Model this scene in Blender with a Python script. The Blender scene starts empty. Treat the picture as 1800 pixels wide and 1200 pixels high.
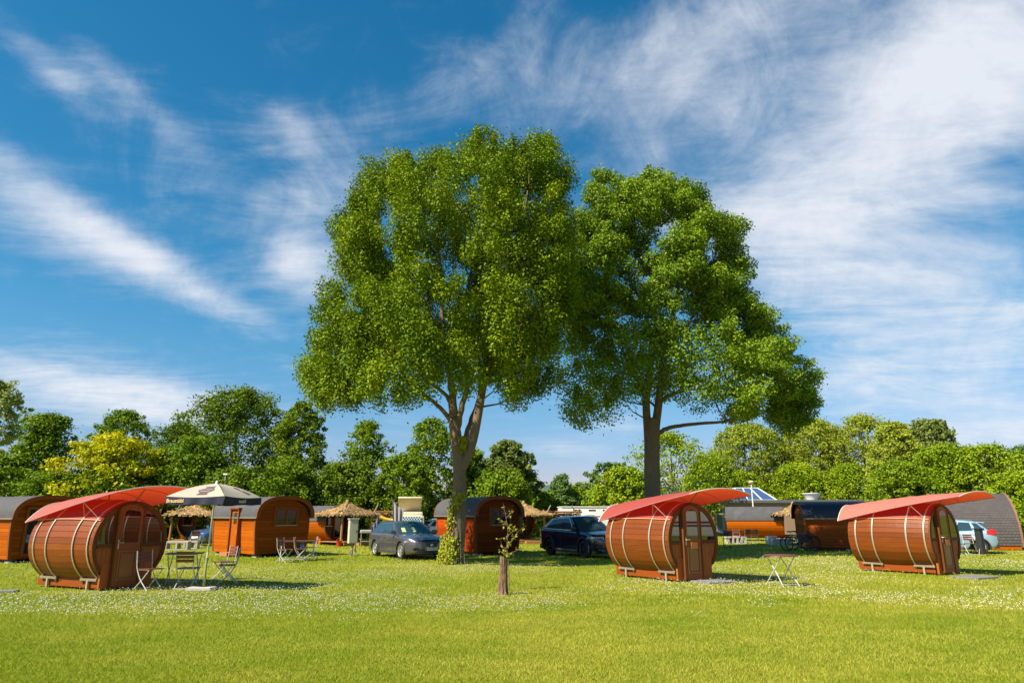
import bpy, bmesh, math, random
import numpy as np
from math import sin, cos, pi, radians as RAD, sqrt, atan2, hypot
from mathutils import Vector, Matrix, noise as mnoise

random.seed(7)
RNG = np.random.default_rng(7)
SC = bpy.context.scene
C = SC.collection

# ------------------------------------------------------------------ camera
F, HC = 1200.0, 1.68                       # focal length in px of the 1800 px frame, eye height
TILT = math.atan(305 / 1200)
cam = bpy.data.objects.new('camera', bpy.data.cameras.new('camera'))
C.objects.link(cam)
cam.location = (0, 0, HC)
cam.rotation_euler = (pi / 2 + TILT, 0, 0)
cam.data.lens = 24.0
cam.data.sensor_width = 36.0
cam.data.clip_end = 9000
SC.camera = cam
CT, ST = cos(TILT), sin(TILT)

def ground_at(px, py, z=0.0):
    X, u = (px - 900) / F, (600 - py) / F
    k = (z - HC) / (ST + u * CT)
    return X * k, (CT - u * ST) * k

def at_depth(px, py, Y):
    X, u = (px - 900) / F, (600 - py) / F
    k = Y / (CT - u * ST)
    return Vector((X * k, Y, HC + (ST + u * CT) * k))

# ------------------------------------------------------------------ sun, sky, exposure
SUN_EL = RAD(47)
SAZ = Vector((-0.83, -0.56, 0)).normalized()
SUN = Vector((SAZ.x * cos(SUN_EL), SAZ.y * cos(SUN_EL), sin(SUN_EL)))
sl = bpy.data.lights.new('sun', 'SUN')
sl.energy = 5.0
sl.angle = RAD(0.5)
sl.color = (1.0, 0.90, 0.72)
so = bpy.data.objects.new('sun', sl)
C.objects.link(so)
so.rotation_euler = (-SUN).to_track_quat('-Z', 'Y').to_euler()
so.location = (-40, -30, 60)

SC.view_settings.view_transform = 'Standard'
SC.view_settings.look = 'None'
SC.view_settings.exposure = 1.0
SC.view_settings.gamma = 1.0
SC.cycles.max_bounces = 6
SC.cycles.transparent_max_bounces = 8

class NB:
    """small helper for writing node maths"""
    def __init__(s, nt): s.nt = nt
    def n(s, t, **kw):
        nd = s.nt.nodes.new(t)
        for k, v in kw.items(): setattr(nd, k, v)
        return nd
    def put(s, sock, v):
        if isinstance(v, bpy.types.NodeSocket): s.nt.links.new(v, sock)
        else: sock.default_value = v
    def m(s, op, a, b=0.0, c=0.0, clamp=False):
        nd = s.n('ShaderNodeMath', operation=op); nd.use_clamp = clamp
        s.put(nd.inputs[0], a); s.put(nd.inputs[1], b); s.put(nd.inputs[2], c)
        return nd.outputs[0]
    def vm(s, op, a, b=(0, 0, 0)):
        nd = s.n('ShaderNodeVectorMath', operation=op)
        s.put(nd.inputs[0], a); s.put(nd.inputs[1], b)
        return nd.outputs[0]
    def ramp(s, v, lo, hi):
        nd = s.n('ShaderNodeMapRange'); nd.interpolation_type = 'SMOOTHSTEP'
        s.put(nd.inputs[0], v); s.put(nd.inputs[1], lo); s.put(nd.inputs[2], hi)
        return nd.outputs[0]
    def mix(s, f, a, b, mode='MIX'):
        nd = s.n('ShaderNodeMix', data_type='RGBA', blend_type=mode)
        s.put(nd.inputs[0], f)
        for k, v in ((6, a), (7, b)):
            if isinstance(v, bpy.types.NodeSocket): s.nt.links.new(v, nd.inputs[k])
            else: nd.inputs[k].default_value = (*v[:3], 1)
        return nd.outputs[2]
    def noise(s, vec, scale, detail=4, rough=.55, dist=0.0, out=0):
        nd = s.n('ShaderNodeTexNoise')
        if vec is not None: s.put(nd.inputs['Vector'], vec)
        nd.inputs['Scale'].default_value = scale; nd.inputs['Detail'].default_value = detail
        nd.inputs['Roughness'].default_value = rough; nd.inputs['Distortion'].default_value = dist
        return nd.outputs[out]

def build_world():
    w = bpy.data.worlds.new('World'); SC.world = w
    w.use_nodes = True
    nt = w.node_tree; nt.nodes.clear(); b = NB(nt)
    out = b.n('ShaderNodeOutputWorld'); bg = b.n('ShaderNodeBackground')
    bg.inputs['Strength'].default_value = 0.1
    nt.links.new(bg.outputs[0], out.inputs[0])
    sky = b.n('ShaderNodeTexSky', sky_type='NISHITA')
    sky.sun_disc = False
    sky.sun_elevation = SUN_EL
    sky.sun_rotation = atan2(SUN.x, SUN.y) % (2 * pi)
    sky.altitude = 50; sky.air_density = 1.0; sky.dust_density = 0.3; sky.ozone_density = 2.5
    tc = b.n('ShaderNodeTexCoord')
    D = b.vm('NORMALIZE', tc.outputs['Generated'])
    sp = b.n('ShaderNodeSeparateXYZ'); nt.links.new(D, sp.inputs[0])
    x, y, z = sp.outputs
    az = b.m('ARCTAN2', x, y)                                  # 0 straight ahead, + to the right
    el = b.m('ARCSINE', z)
    # deep polarised blue: saturate the clear sky and keep the horizon from whitening
    hs = b.n('ShaderNodeHueSaturation'); nt.links.new(sky.outputs[0], hs.inputs['Color'])
    hs.inputs['Hue'].default_value = SKY_HUE; hs.inputs['Saturation'].default_value = SKY_SAT; hs.inputs['Value'].default_value = SKY_VAL
    sc_ = b.n('ShaderNodeSeparateColor'); nt.links.new(hs.outputs[0], sc_.inputs[0])
    cc_ = b.n('ShaderNodeCombineColor')
    low = b.ramp(el, 0.27, 0.03)
    for i, (gain, ref, gam, hz) in enumerate(((.80, 1.31, 1.45, .55), (2.14, 3.03, 1.0, .72), (3.60, 4.57, .93, .86))):
        q = b.m('MULTIPLY', b.m('POWER', b.m('DIVIDE', sc_.outputs[i], ref), gam), gain)
        q = b.m('MULTIPLY', q, b.m('ADD', 1.0, b.m('MULTIPLY', low, hz - 1.0)))
        nt.links.new(q, cc_.inputs[i])
    clear = cc_.outputs[0]
    # cirrus: noise on the plane of the cloud layer, stretched along the wind
    dz = b.m('MAXIMUM', z, 0.03)
    inv = b.m('DIVIDE', 1.0, b.m('ADD', dz, 0.10))
    cx, cy = b.m('MULTIPLY', x, inv), b.m('MULTIPLY', y, inv)
    cb = b.n('ShaderNodeCombineXYZ'); nt.links.new(cx, cb.inputs[0]); nt.links.new(cy, cb.inputs[1])
    def mapped(rot, scl, loc=(0, 0, 0)):
        mp = b.n('ShaderNodeMapping'); nt.links.new(cb.outputs[0], mp.inputs[0])
        mp.inputs['Rotation'].default_value = (.55, .40, rot); mp.inputs['Scale'].default_value = scl; mp.inputs['Location'].default_value = loc
        return mp.outputs[0]
    n1 = b.noise(mapped(RAD(-25), (0.8, 1.35, 1), (3.1, 1.2, 0)), 1.5, 9, .62, 1.6)
    n2 = b.noise(mapped(RAD(-35), (0.9, 1.9, 1), (0.4, 5.2, 0)), 2.8, 9, .66, 2.2)
    ae = b.n('ShaderNodeCombineXYZ'); nt.links.new(az, ae.inputs[0]); nt.links.new(el, ae.inputs[1])
    am = b.n('ShaderNodeMapping'); nt.links.new(ae.outputs[0], am.inputs[0]); am.inputs['Rotation'].default_value = (.6, .5, .7); am.inputs['Location'].default_value = (.31, .17, .53)
    n3 = b.noise(am.outputs[0], 7.0, 9, .64, .9)
    n4 = b.noise(am.outputs[0], 19.0, 7, .62, .6)
    nn = b.m('ADD', b.m('ADD', b.m('MULTIPLY', n1, .40), b.m('MULTIPLY', n2, .16)), b.m('ADD', b.m('MULTIPLY', n3, .32), b.m('MULTIPLY', n4, .12)))
    # where the cloud banks lie: (px, py, half-length px, half-width px, tilt deg, weight)
    total = None
    for px, py, a, c, rot, wgt in CLOUDS:
        p = at_depth(px, py, 100.0) - Vector((0, 0, HC))
        az0, el0 = atan2(p.x, p.y), math.asin(p.z / p.length)
        du = b.m('SUBTRACT', az, az0); dv = b.m('SUBTRACT', el, el0)
        cr, sr = cos(RAD(rot)), sin(RAD(rot))
        uu = b.m('ADD', b.m('MULTIPLY', du, cr), b.m('MULTIPLY', dv, sr))
        vv = b.m('SUBTRACT', b.m('MULTIPLY', dv, cr), b.m('MULTIPLY', du, sr))
        r = b.m('ADD', b.m('POWER', b.m('ABSOLUTE', b.m('DIVIDE', uu, a / F)), 2.0), b.m('POWER', b.m('ABSOLUTE', b.m('DIVIDE', vv, c / F)), 2.0))
        g = b.m('MULTIPLY', b.m('EXPONENT', b.m('MULTIPLY', r, -1.0)), wgt)
        total = g if total is None else b.m('ADD', total, g)
    total = b.m('MINIMUM', total, 1.5)
    dens = b.ramp(b.m('ADD', nn, b.m('MULTIPLY', total, 0.27)), 0.50, 1.0)
    dens = b.m('POWER', dens, 1.15)
    # thin veil near the horizon
    veil = b.m('MULTIPLY', b.ramp(el, 0.34, 0.0), 0.05)
    dens = b.m('MINIMUM', b.m('ADD', dens, veil), 0.93)
    col = b.mix(dens, clear, CLOUD_COL)
    nt.links.new(col, bg.inputs['Color'])

SKY_HUE, SKY_SAT, SKY_VAL = 0.480, 1.28, 0.86
CLOUD_COL = (4.25, 4.4, 4.75)
CLOUDS = [  # px, py, a, c, rot, w   (rot: + rises to the right)
    (1640, 190, 290, 150, 20, 1.0), (1420, 300, 280, 150, 25, .52), (1580, 480, 300, 95, -15, .85), (1700, 620, 260, 90, -8, .75),
    (1180, 190, 260, 150, 30, .60), (1230, 60, 520, 70, 10, .55), (860, 90, 200, 50, 25, .34), (1760, 60, 160, 120, 60, .7),
    (60, 90, 110, 30, -25, .68), (220, 150, 120, 26, -28, .62), (60, 370, 150, 48, -22, .60), (210, 430, 190, 36, -25, .62),
    (330, 500, 150, 30, -25, .62), (490, 430, 110, 60, 10, .66), (545, 480, 80, 60, -30, .7), (520, 225, 60, 30, -30, .5), (330, 340, 260, 100, 10, .32), (560, 330, 120, 80, 0, .5),
    (120, 680, 260, 50, -6, .85), (300, 710, 180, 45, -8, .7), (970, 785, 90, 20, -8, .7), (1090, 745, 80, 30, 0, .55), (1740, 760, 140, 40, 0, .8),
    (1500, 680, 160, 50, -8, .6),
]
build_world()

# ------------------------------------------------------------------ materials
MATS = {}
def mat(name, col, rough=.6, metal=0.0, vary=0.0, vscale=4.0, attr=0.0, bump=0.0, bscale=40.0, stretch=(1, 1, 1), spec=.5, coat=0.0, dirt=None, ior=None):
    """procedural principled material: noise variation, optional per-face 'var' variation and bump"""
    if name in MATS: return MATS[name]
    m = bpy.data.materials.new(name); m.use_nodes = True
    nt = m.node_tree; b = NB(nt); p = nt.nodes['Principled BSDF']
    p.inputs['Roughness'].default_value = rough; p.inputs['Metallic'].default_value = metal
    p.inputs['Specular IOR Level'].default_value = spec
    if ior: p.inputs['IOR'].default_value = ior
    if coat: p.inputs['Coat Weight'].default_value = coat; p.inputs['Coat Roughness'].default_value = .05
    tc = b.n('ShaderNodeTexCoord')
    mp = b.n('ShaderNodeMapping'); nt.links.new(tc.outputs['Object'], mp.inputs[0]); mp.inputs['Scale'].default_value = stretch
    c = None
    f = None
    if vary:
        f = b.m('ADD', 1 - vary, b.m('MULTIPLY', b.noise(mp.outputs[0], vscale, 5, .6), 2 * vary))
    if attr:
        at = b.n('ShaderNodeAttribute', attribute_name='var')
        g = b.m('ADD', 1 - attr, b.m('MULTIPLY', at.outputs['Fac'], 2 * attr))
        f = g if f is None else b.m('MULTIPLY', f, g)
    if f is not None:
        cc = b.n('ShaderNodeCombineColor')
        for i in range(3): nt.links.new(b.m('MULTIPLY', f, col[i]), cc.inputs[i])
        c = cc.outputs[0]
    if dirt:
        dc, amount, dsc = dirt
        k = b.m('MULTIPLY', b.ramp(b.noise(mp.outputs[0], dsc, 6, .65), .48, .72), amount)
        c = b.mix(k, c if c is not None else col, dc)
    if c is not None: nt.links.new(c, p.inputs['Base Color'])
    else: p.inputs['Base Color'].default_value = (*col, 1)
    if bump:
        bp = b.n('ShaderNodeBump'); bp.inputs['Strength'].default_value = bump; bp.inputs['Distance'].default_value = .02
        nt.links.new(b.noise(mp.outputs[0], bscale, 5, .6), bp.inputs['Height']); nt.links.new(bp.outputs[0], p.inputs['Normal'])
    MATS[name] = m
    return m

def leaf_mat(name, c0, c1, trans=.35, rough=.5, c2=None):
    """two-tone foliage: colour runs from c0 to c1 with the leaf's own 'var'; light passes through"""
    m = bpy.data.materials.new(name); m.use_nodes = True
    nt = m.node_tree; b = NB(nt); p = nt.nodes['Principled BSDF']; out = nt.nodes['Material Output']
    at = b.n('ShaderNodeAttribute', attribute_name='var')
    col = b.mix(at.outputs['Fac'], c0, c1)
    nt.links.new(col, p.inputs['Base Color'])
    p.inputs['Roughness'].default_value = rough; p.inputs['Specular IOR Level'].default_value = .12
    tr = b.n('ShaderNodeBsdfTranslucent')
    nt.links.new(b.mix(1.0, col, c2 or (1.0, 1.0, .55), 'MULTIPLY'), tr.inputs[0])
    mx = b.n('ShaderNodeMixShader'); mx.inputs[0].default_value = trans
    nt.links.new(p.outputs[0], mx.inputs[1]); nt.links.new(tr.outputs[0], mx.inputs[2]); nt.links.new(mx.outputs[0], out.inputs[0])
    MATS[name] = m
    return m

def cloth_mat(name, col, trans, rough=.8, tcol=None, seams=0.0):
    m = bpy.data.materials.new(name); m.use_nodes = True
    nt = m.node_tree; b = NB(nt); p = nt.nodes['Principled BSDF']; out = nt.nodes['Material Output']
    tc = b.n('ShaderNodeTexCoord')
    f = b.m('ADD', .88, b.m('MULTIPLY', b.noise(tc.outputs['Object'], 2.5, 5, .6), .24))
    cc = b.n('ShaderNodeCombineColor')
    for i in range(3): nt.links.new(b.m('MULTIPLY', f, col[i]), cc.inputs[i])
    nt.links.new(cc.outputs[0], p.inputs['Base Color']); p.inputs['Roughness'].default_value = rough
    bp = b.n('ShaderNodeBump'); bp.inputs['Strength'].default_value = .25; bp.inputs['Distance'].default_value = .03
    nt.links.new(b.noise(tc.outputs['Object'], 3.0, 3, .5), bp.inputs['Height']); nt.links.new(bp.outputs[0], p.inputs['Normal'])
    tr = b.n('ShaderNodeBsdfTranslucent'); tr.inputs[0].default_value = (*(tcol or col), 1)
    mx = b.n('ShaderNodeMixShader'); mx.inputs[0].default_value = trans
    nt.links.new(p.outputs[0], mx.inputs[1]); nt.links.new(tr.outputs[0], mx.inputs[2]); nt.links.new(mx.outputs[0], out.inputs[0])
    MATS[name] = m
    return m

WOOD_STAVE = mat('barrel_wood', (.185, .044, .006), .38, attr=.22, vary=.22, vscale=7, stretch=(9, 1, 9), bump=.25, bscale=9, spec=.34, dirt=((.27, .11, .04), .22, 1.3))
WOOD_RIM = mat('barrel_rim_wood', (.135, .045, .012), .6, spec=.2, vary=.3, vscale=6, stretch=(2, 9, 2), bump=.2, bscale=12)
WOOD_FRONT = mat('barrel_front_wood', (.34, .090, .014), .5, spec=.3, attr=.1, vary=.22, vscale=5, stretch=(9, 2, 1), bump=.15, bscale=10)
WOOD_DOOR = mat('barrel_door_wood', (.26, .070, .013), .5, spec=.3, vary=.2, vscale=5, stretch=(9, 2, 1))
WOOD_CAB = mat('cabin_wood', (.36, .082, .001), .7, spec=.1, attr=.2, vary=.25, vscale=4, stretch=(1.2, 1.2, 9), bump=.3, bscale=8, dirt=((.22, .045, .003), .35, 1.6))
WOOD_CABF = mat('cabin_front_wood', (.27, .058, .004), .7, spec=.1, attr=.24, vary=.25, vscale=4, stretch=(1.2, 1.2, 9), bump=.3, bscale=8, dirt=((.12, .05, .02), .5, 1.6))  # darker than the side walls: shade of the fronts mixed into the colour
WOOD_TRIM = mat('cabin_trim_wood', (.22, .055, .010), .6, spec=.2, vary=.25, vscale=5, stretch=(3, 3, 6))
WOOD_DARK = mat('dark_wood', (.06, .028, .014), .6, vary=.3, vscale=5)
WOOD_POST = mat('post_wood', (.33, .15, .05), .7, vary=.3, vscale=5, stretch=(6, 6, 1), bump=.4, bscale=15)
WOOD_GREY = mat('weathered_wood', (.27, .21, .15), .85, vary=.35, vscale=5, stretch=(5, 5, 1), bump=.5, bscale=14)
WOOD_FACADE = mat('facade_wood', (.26, .175, .125), .8, vary=.35, vscale=2, stretch=(.6, .6, 8), bump=.3)
BITUMEN = mat('roof_felt', (.062, .062, .068), .85, vary=.3, vscale=3, bump=.5, bscale=60, dirt=((.11, .11, .115), .5, 1.2))
SHINGLE = mat('roof_shingle', (.075, .066, .067), .85, vary=.2, vscale=3, attr=.09, bump=.5, bscale=60)
TARP_NAVY = mat('navy_felt', (.016, .020, .036), .6, vary=.3, vscale=3)
STEEL = mat('galvanised_steel', (.50, .44, .34), .42, metal=.55, vary=.15, vscale=9)
STEEL_D = mat('dull_steel', (.30, .26, .18), .5, metal=.5, vary=.2, vscale=9)
WHITE_MET = mat('white_painted_metal', (.72, .72, .70), .4, vary=.08)
CHAIR_MET = mat('pale_chair_metal', (.46, .48, .48), .45, vary=.15)
GREY_MET = mat('grey_painted_metal', (.36, .37, .37), .45, vary=.1)
BLACK_MET = mat('black_metal', (.02, .02, .022), .4, vary=.2)
SLAT = mat('slat_wood', (.135, .042, .026), .5, attr=.2, vary=.25, vscale=8, stretch=(1, 6, 6))
GLASS = mat('window_glass', (.010, .011, .014), .015, ior=1.5)
GLASS_B = mat('barrel_glass', (.010, .011, .014), .012, ior=1.85)
GLASS_CAR = mat('car_glass', (.020, .048, .065), .02, ior=1.7)  # teal base colour stands in for sky mirrored in the windows
AWN_CLOTH = [cloth_mat('red_awning_cloth', c_, .36, .8, (.70, .06, .02)) for c_ in ((.44, .125, .10), (.38, .075, .065), (.56, .19, .15))]
RED_COVER = cloth_mat('red_roof_cover', (.33, .03, .03), .10, .6)
CONCRETE = mat('concrete', (.42, .39, .34), .9, vary=.25, vscale=6, bump=.4, bscale=40)
SLATE = mat('slate', (.16, .16, .165), .7, vary=.3, vscale=6, bump=.3)
BARK = mat('bark', (.165, .125, .088), .92, vary=.45, vscale=3, stretch=(5, 5, 1.1), bump=1.0, bscale=9, dirt=((.06, .05, .035), .7, 3))
BARK_B = mat('dark_bark', (.15, .115, .08), .92, vary=.4, vscale=3, stretch=(4, 4, 1.2), bump=.8, bscale=8)
TWIG = mat('twig_bark', (.10, .075, .05), .9, vary=.3)
THATCH = mat('thatch', (.27, .172, .068), .95, attr=.65, vary=.5, vscale=7, bump=.8, bscale=22)
TYRE = mat('tyre_rubber', (.018, .018, .019), .85, vary=.2, vscale=20)
ALLOY = mat('alloy_rim', (.52, .50, .47), .35, metal=.6)
CHROME = mat('chrome', (.75, .75, .76), .12, metal=1.0)
LAMP_CLEAR = mat('headlight_lens', (.42, .45, .48), .06, metal=.35, spec=.8)
LAMP_RED = mat('tail_lamp_lens', (.55, .015, .02), .12, coat=.5)
ROPE = mat('rope', (.45, .36, .28), .8)
BLACK_PL = mat('black_plastic', (.022, .022, .024), .55, vary=.2)

# ------------------------------------------------------------------ mesh helpers
class MB:
    def __init__(s): s.v, s.f, s.r = [], [], []
    def add(s, vs, fs, var=.5):
        o = len(s.v); s.v += [tuple(v) for v in vs]
        for f in fs: s.f.append(tuple(i + o for i in f)); s.r.append(var)
    def quad(s, a, b, c, d, var=.5): s.add([a, b, c, d], [(0, 1, 2, 3)], var)
    def box(s, c, d, rz=0.0, var=.5, rx=0.0, ry=0.0, bev=0.0):
        M = Matrix.Rotation(rz, 3, 'Z') @ Matrix.Rotation(ry, 3, 'Y') @ Matrix.Rotation(rx, 3, 'X')
        h = [q / 2 for q in d]; c = Vector(c)
        if bev <= 0:
            vs = [c + M @ Vector((sx * h[0], sy * h[1], sz * h[2])) for sz in (-1, 1) for sx, sy in ((-1, -1), (1, -1), (1, 1), (-1, 1))]
            s.add(vs, [(3, 2, 1, 0), (4, 5, 6, 7), (0, 1, 5, 4), (1, 2, 6, 5), (2, 3, 7, 6), (3, 0, 4, 7)], var)
        else:
            bm = bmesh.new(); bmesh.ops.create_cube(bm, size=1)
            for v in bm.verts: v.co = Vector((v.co.x * d[0], v.co.y * d[1], v.co.z * d[2]))
            bmesh.ops.bevel(bm, geom=bm.edges[:], offset=bev, segments=2, affect='EDGES', profile=.6)
            bm.verts.index_update()
            s.add([c + M @ v.co for v in bm.verts], [[v.index for v in f.verts] for f in bm.faces], var); bm.free()
    def tube(s, pts, rad, n=8, cap=True, var=.5, closed=False):
        pts = [Vector(p) for p in pts]; k = len(pts)
        if not hasattr(rad, '__len__'): rad = [rad] * k
        vs, fs = [], []; prev = None
        for i, p in enumerate(pts):
            if closed: t = pts[(i + 1) % k] - pts[i - 1]
            else: t = pts[min(i + 1, k - 1)] - pts[max(i - 1, 0)]
            if t.length < 1e-9: t = Vector((0, 0, 1))
            t.normalize()
            if prev is None:
                a = Vector((0, 0, 1)) if abs(t.z) < .9 else Vector((1, 0, 0))
                u = t.cross(a).normalized()
            else:
                u = (prev - t * prev.dot(t))
                u = u.normalized() if u.length > 1e-6 else t.orthogonal().normalized()
            prev = u; w = t.cross(u)
            for j in range(n):
                q = 2 * pi * j / n
                vs.append(p + (u * cos(q) + w * sin(q)) * rad[i])
        m = k if closed else k - 1
        for i in range(m):
            i2 = (i + 1) % k
            for j in range(n):
                j2 = (j + 1) % n
                fs.append((i * n + j, i * n + j2, i2 * n + j2, i2 * n + j))
        if cap and not closed:
            fs.append(tuple(range(n - 1, -1, -1))); fs.append(tuple((k - 1) * n + j for j in range(n)))
        s.add(vs, fs, var)
    def prism(s, poly, y0, y1, fn=None, var=.5):
        """extrude a polygon given in (x, z) from depth y0 to y1"""
        n = len(poly)
        vs = [(x, y0, z) for x, z in poly] + [(x, y1, z) for x, z in poly]
        if fn: vs = [fn(*v) for v in vs]
        fs = [tuple(range(n)), tuple(range(2 * n - 1, n - 1, -1))] + [(i, i + n, (i + 1) % n + n, (i + 1) % n) for i in range(n)]
        s.add(vs, fs, var)
    def band(s, outer, inner, y0, y1, closed=True, var=.5):
        """frame between two (x, z) outlines of equal length"""
        n = len(outer); m = n if closed else n - 1
        vs = [(x, y0, z) for x, z in outer] + [(x, y0, z) for x, z in inner] + [(x, y1, z) for x, z in outer] + [(x, y1, z) for x, z in inner]
        fs = []
        for i in range(m):
            j = (i + 1) % n
            fs += [(i, j, n + j, n + i), (2 * n + j, 2 * n + i, 3 * n + i, 3 * n + j), (i, 2 * n + i, 2 * n + j, j), (n + j, 3 * n + j, 3 * n + i, n + i)]
        if not closed:
            fs += [(0, n, 3 * n, 2 * n), (m, 2 * n + m, 3 * n + m, n + m)]
        s.add(vs, fs, var)
    def grid(s, fn, nu, nv, var=.5, closed_u=False):
        vs = [fn(i / nu, j / nv) for i in range(nu + (0 if closed_u else 1)) for j in range(nv + 1)]
        rows = nu if closed_u else nu + 1
        fs = []
        for i in range(nu):
            i2 = (i + 1) % rows
            for j in range(nv):
                fs.append((i * (nv + 1) + j, i2 * (nv + 1) + j, i2 * (nv + 1) + j + 1, i * (nv + 1) + j + 1))
        s.add(vs, fs, var)
    def lathe(s, prof, n=24, M=None, var=.5):
        """prof: (r, z) pairs spun round z"""
        vs = []
        for r, z in prof:
            for j in range(n):
                q = 2 * pi * j / n; v = Vector((r * cos(q), r * sin(q), z)); vs.append(M @ v if M else v)
        fs = [(i * n + j, i * n + (j + 1) % n, (i + 1) * n + (j + 1) % n, (i + 1) * n + j) for i in range(len(prof) - 1) for j in range(n)]
        s.add(vs, fs, var)
    def build(s, name, m, parent=None, smooth=False, solid=0.0, auto=None):
        me = bpy.data.meshes.new(name); me.from_pydata(s.v, [], s.f); me.update()
        at = me.attributes.new('var', 'FLOAT', 'FACE'); at.data.foreach_set('value', s.r)
        bm = bmesh.new(); bm.from_mesh(me); bmesh.ops.recalc_face_normals(bm, faces=bm.faces[:]); bm.to_mesh(me); bm.free()
        me.materials.append(m)
        if smooth: me.polygons.foreach_set('use_smooth', [True] * len(me.polygons))
        if smooth and auto is not None: me.set_sharp_from_angle(angle=RAD(auto))
        o = bpy.data.objects.new(name, me); C.objects.link(o)
        if parent: o.parent = parent
        if solid:
            md = o.modifiers.new('thickness', 'SOLIDIFY'); md.thickness = solid; md.offset = 0
        return o

def tag(o, label=None, cat=None, group=None, kind=None):
    if label: o['label'] = label
    if cat: o['category'] = cat
    if group: o['group'] = group
    if kind: o['kind'] = kind
    return o

def thing(name, label, cat, loc=(0, 0, 0), rz=0.0, group=None):
    o = bpy.data.objects.new(name, None); C.objects.link(o)
    o.location = loc; o.rotation_euler = (0, 0, rz); o.empty_display_size = .2
    return tag(o, label, cat, group)

def copy_tree(o, loc, rz, label, group=None):
    r = o.copy(); C.objects.link(r); r.location = loc; r.rotation_euler = (0, 0, rz); r['label'] = label
    if group: r['group'] = group
    def kids(a, b):
        for ch in list(a.children):
            c = ch.copy(); C.objects.link(c); c.parent = b; kids(ch, c)
    kids(o, r)
    return r

def text_mesh(txt, size, name, m, parent, loc, rot, depth=.002, bold=0.0):
    cu = bpy.data.curves.new(name, 'FONT'); cu.body = txt; cu.size = size; cu.align_x = 'CENTER'; cu.align_y = 'CENTER'; cu.extrude = depth; cu.offset = bold
    tmp = bpy.data.objects.new(name, cu); C.objects.link(tmp)
    dg = bpy.context.evaluated_depsgraph_get()
    me = bpy.data.meshes.new_from_object(tmp.evaluated_get(dg)); bpy.data.objects.remove(tmp); bpy.data.curves.remove(cu)
    me.materials.clear(); me.materials.append(m)
    o = bpy.data.objects.new(name, me); C.objects.link(o); o.parent = parent; o.location = loc; o.rotation_euler = rot
    return o

def arc(cx, cz, rx, rz, a0, a1, n):
    return [(cx + rx * cos(RAD(a0 + (a1 - a0) * i / n)), cz + rz * sin(RAD(a0 + (a1 - a0) * i / n))) for i in range(n + 1)]

def shrink(poly, d):
    """inset a simple polygon by moving each vertex along its bisector"""
    n = len(poly); out = []
    A = sum(poly[i][0] * poly[(i + 1) % n][1] - poly[(i + 1) % n][0] * poly[i][1] for i in range(n))
    sg = 1 if A > 0 else -1
    for i in range(n):
        p, q, r = Vector(poly[i - 1]), Vector(poly[i]), Vector(poly[(i + 1) % n])
        e1, e2 = (q - p), (r - q)
        if e1.length < 1e-9 or e2.length < 1e-9: out.append(tuple(q)); continue
        e1.normalize(); e2.normalize()
        n1, n2 = Vector((-e1.y, e1.x)) * sg, Vector((-e2.y, e2.x)) * sg
        b = n1 + n2
        b = b / max(b.length_squared, .3) * 2
        out.append((q.x + b.x * d, q.y + b.y * d))
    return out

# ------------------------------------------------------------------ ground, grass, clover, hill
def patch_noise(x, y, s, o=0.0):
    return mnoise.fractal(Vector((x * s + o, y * s - o, o)), 1.0, 2.0, 4)

def np_noise(x, y, s, seed):
    """cheap smooth value noise on arrays, about 0..1"""
    r = np.random.default_rng(seed); tab = r.random((64, 64))
    tot = np.zeros_like(x); amp = 1.0; nrm = 0.0
    for k in range(3):
        X, Y = x * s * 2 ** k + 13.7 * k, y * s * 2 ** k + 5.1 * k
        xi, yi = np.floor(X).astype(int), np.floor(Y).astype(int); fx, fy = X - xi, Y - yi
        fx, fy = fx * fx * (3 - 2 * fx), fy * fy * (3 - 2 * fy)
        g = lambda i, j: tab[(xi + i) % 64, (yi + j) % 64]
        tot += amp * ((g(0, 0) * (1 - fx) + g(1, 0) * fx) * (1 - fy) + (g(0, 1) * (1 - fx) + g(1, 1) * fx) * fy); nrm += amp; amp *= .5
    return tot / nrm

def ground_mat():
    m = bpy.data.materials.new('meadow'); m.use_nodes = True
    nt = m.node_tree; b = NB(nt); p = nt.nodes['Principled BSDF']
    tc = b.n('ShaderNodeTexCoord'); o = tc.outputs['Object']
    big = b.noise(o, .16, 4, .55); mid = b.noise(o, .9, 5, .6); fine = b.noise(o, 9, 5, .7); vf = b.noise(o, 60, 4, .7)
    c = b.mix(b.ramp(b.m('ADD', b.m('MULTIPLY', big, .6), b.m('MULTIPLY', mid, .4)), .38, .62), (.16, .215, .007), (.30, .29, .025))
    c = b.mix(b.m('MULTIPLY', b.ramp(fine, .45, .75), .55), c, (.30, .27, .055))
    c = b.mix(b.m('MULTIPLY', b.ramp(vf, .4, .7), .5), c, (.05, .09, .006))
    nt.links.new(c, p.inputs['Base Color']); p.inputs['Roughness'].default_value = .9; p.inputs['Specular IOR Level'].default_value = .15
    bp = b.n('ShaderNodeBump'); bp.inputs['Strength'].default_value = .8; bp.inputs['Distance'].default_value = .05
    nt.links.new(b.noise(o, 35, 5, .7), bp.inputs['Height']); nt.links.new(bp.outputs[0], p.inputs['Normal'])
    return m

mb = MB()
xs = [-3500, -400, -120, -50, -25, 0, 25, 50, 120, 400, 3500]; ys = [-60, 0, 12, 24, 40, 70, 150, 500, 4200]
for i in range(len(xs)):
    for j in range(len(ys)): mb.v.append((xs[i], ys[j], 0.0))
for i in range(len(xs) - 1):
    for j in range(len(ys) - 1):
        n = len(ys); mb.f.append((i * n + j, (i + 1) * n + j, (i + 1) * n + j + 1, i * n + j + 1)); mb.r.append(.5)
tag(mb.build('ground', ground_mat()), kind='structure')

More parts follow.
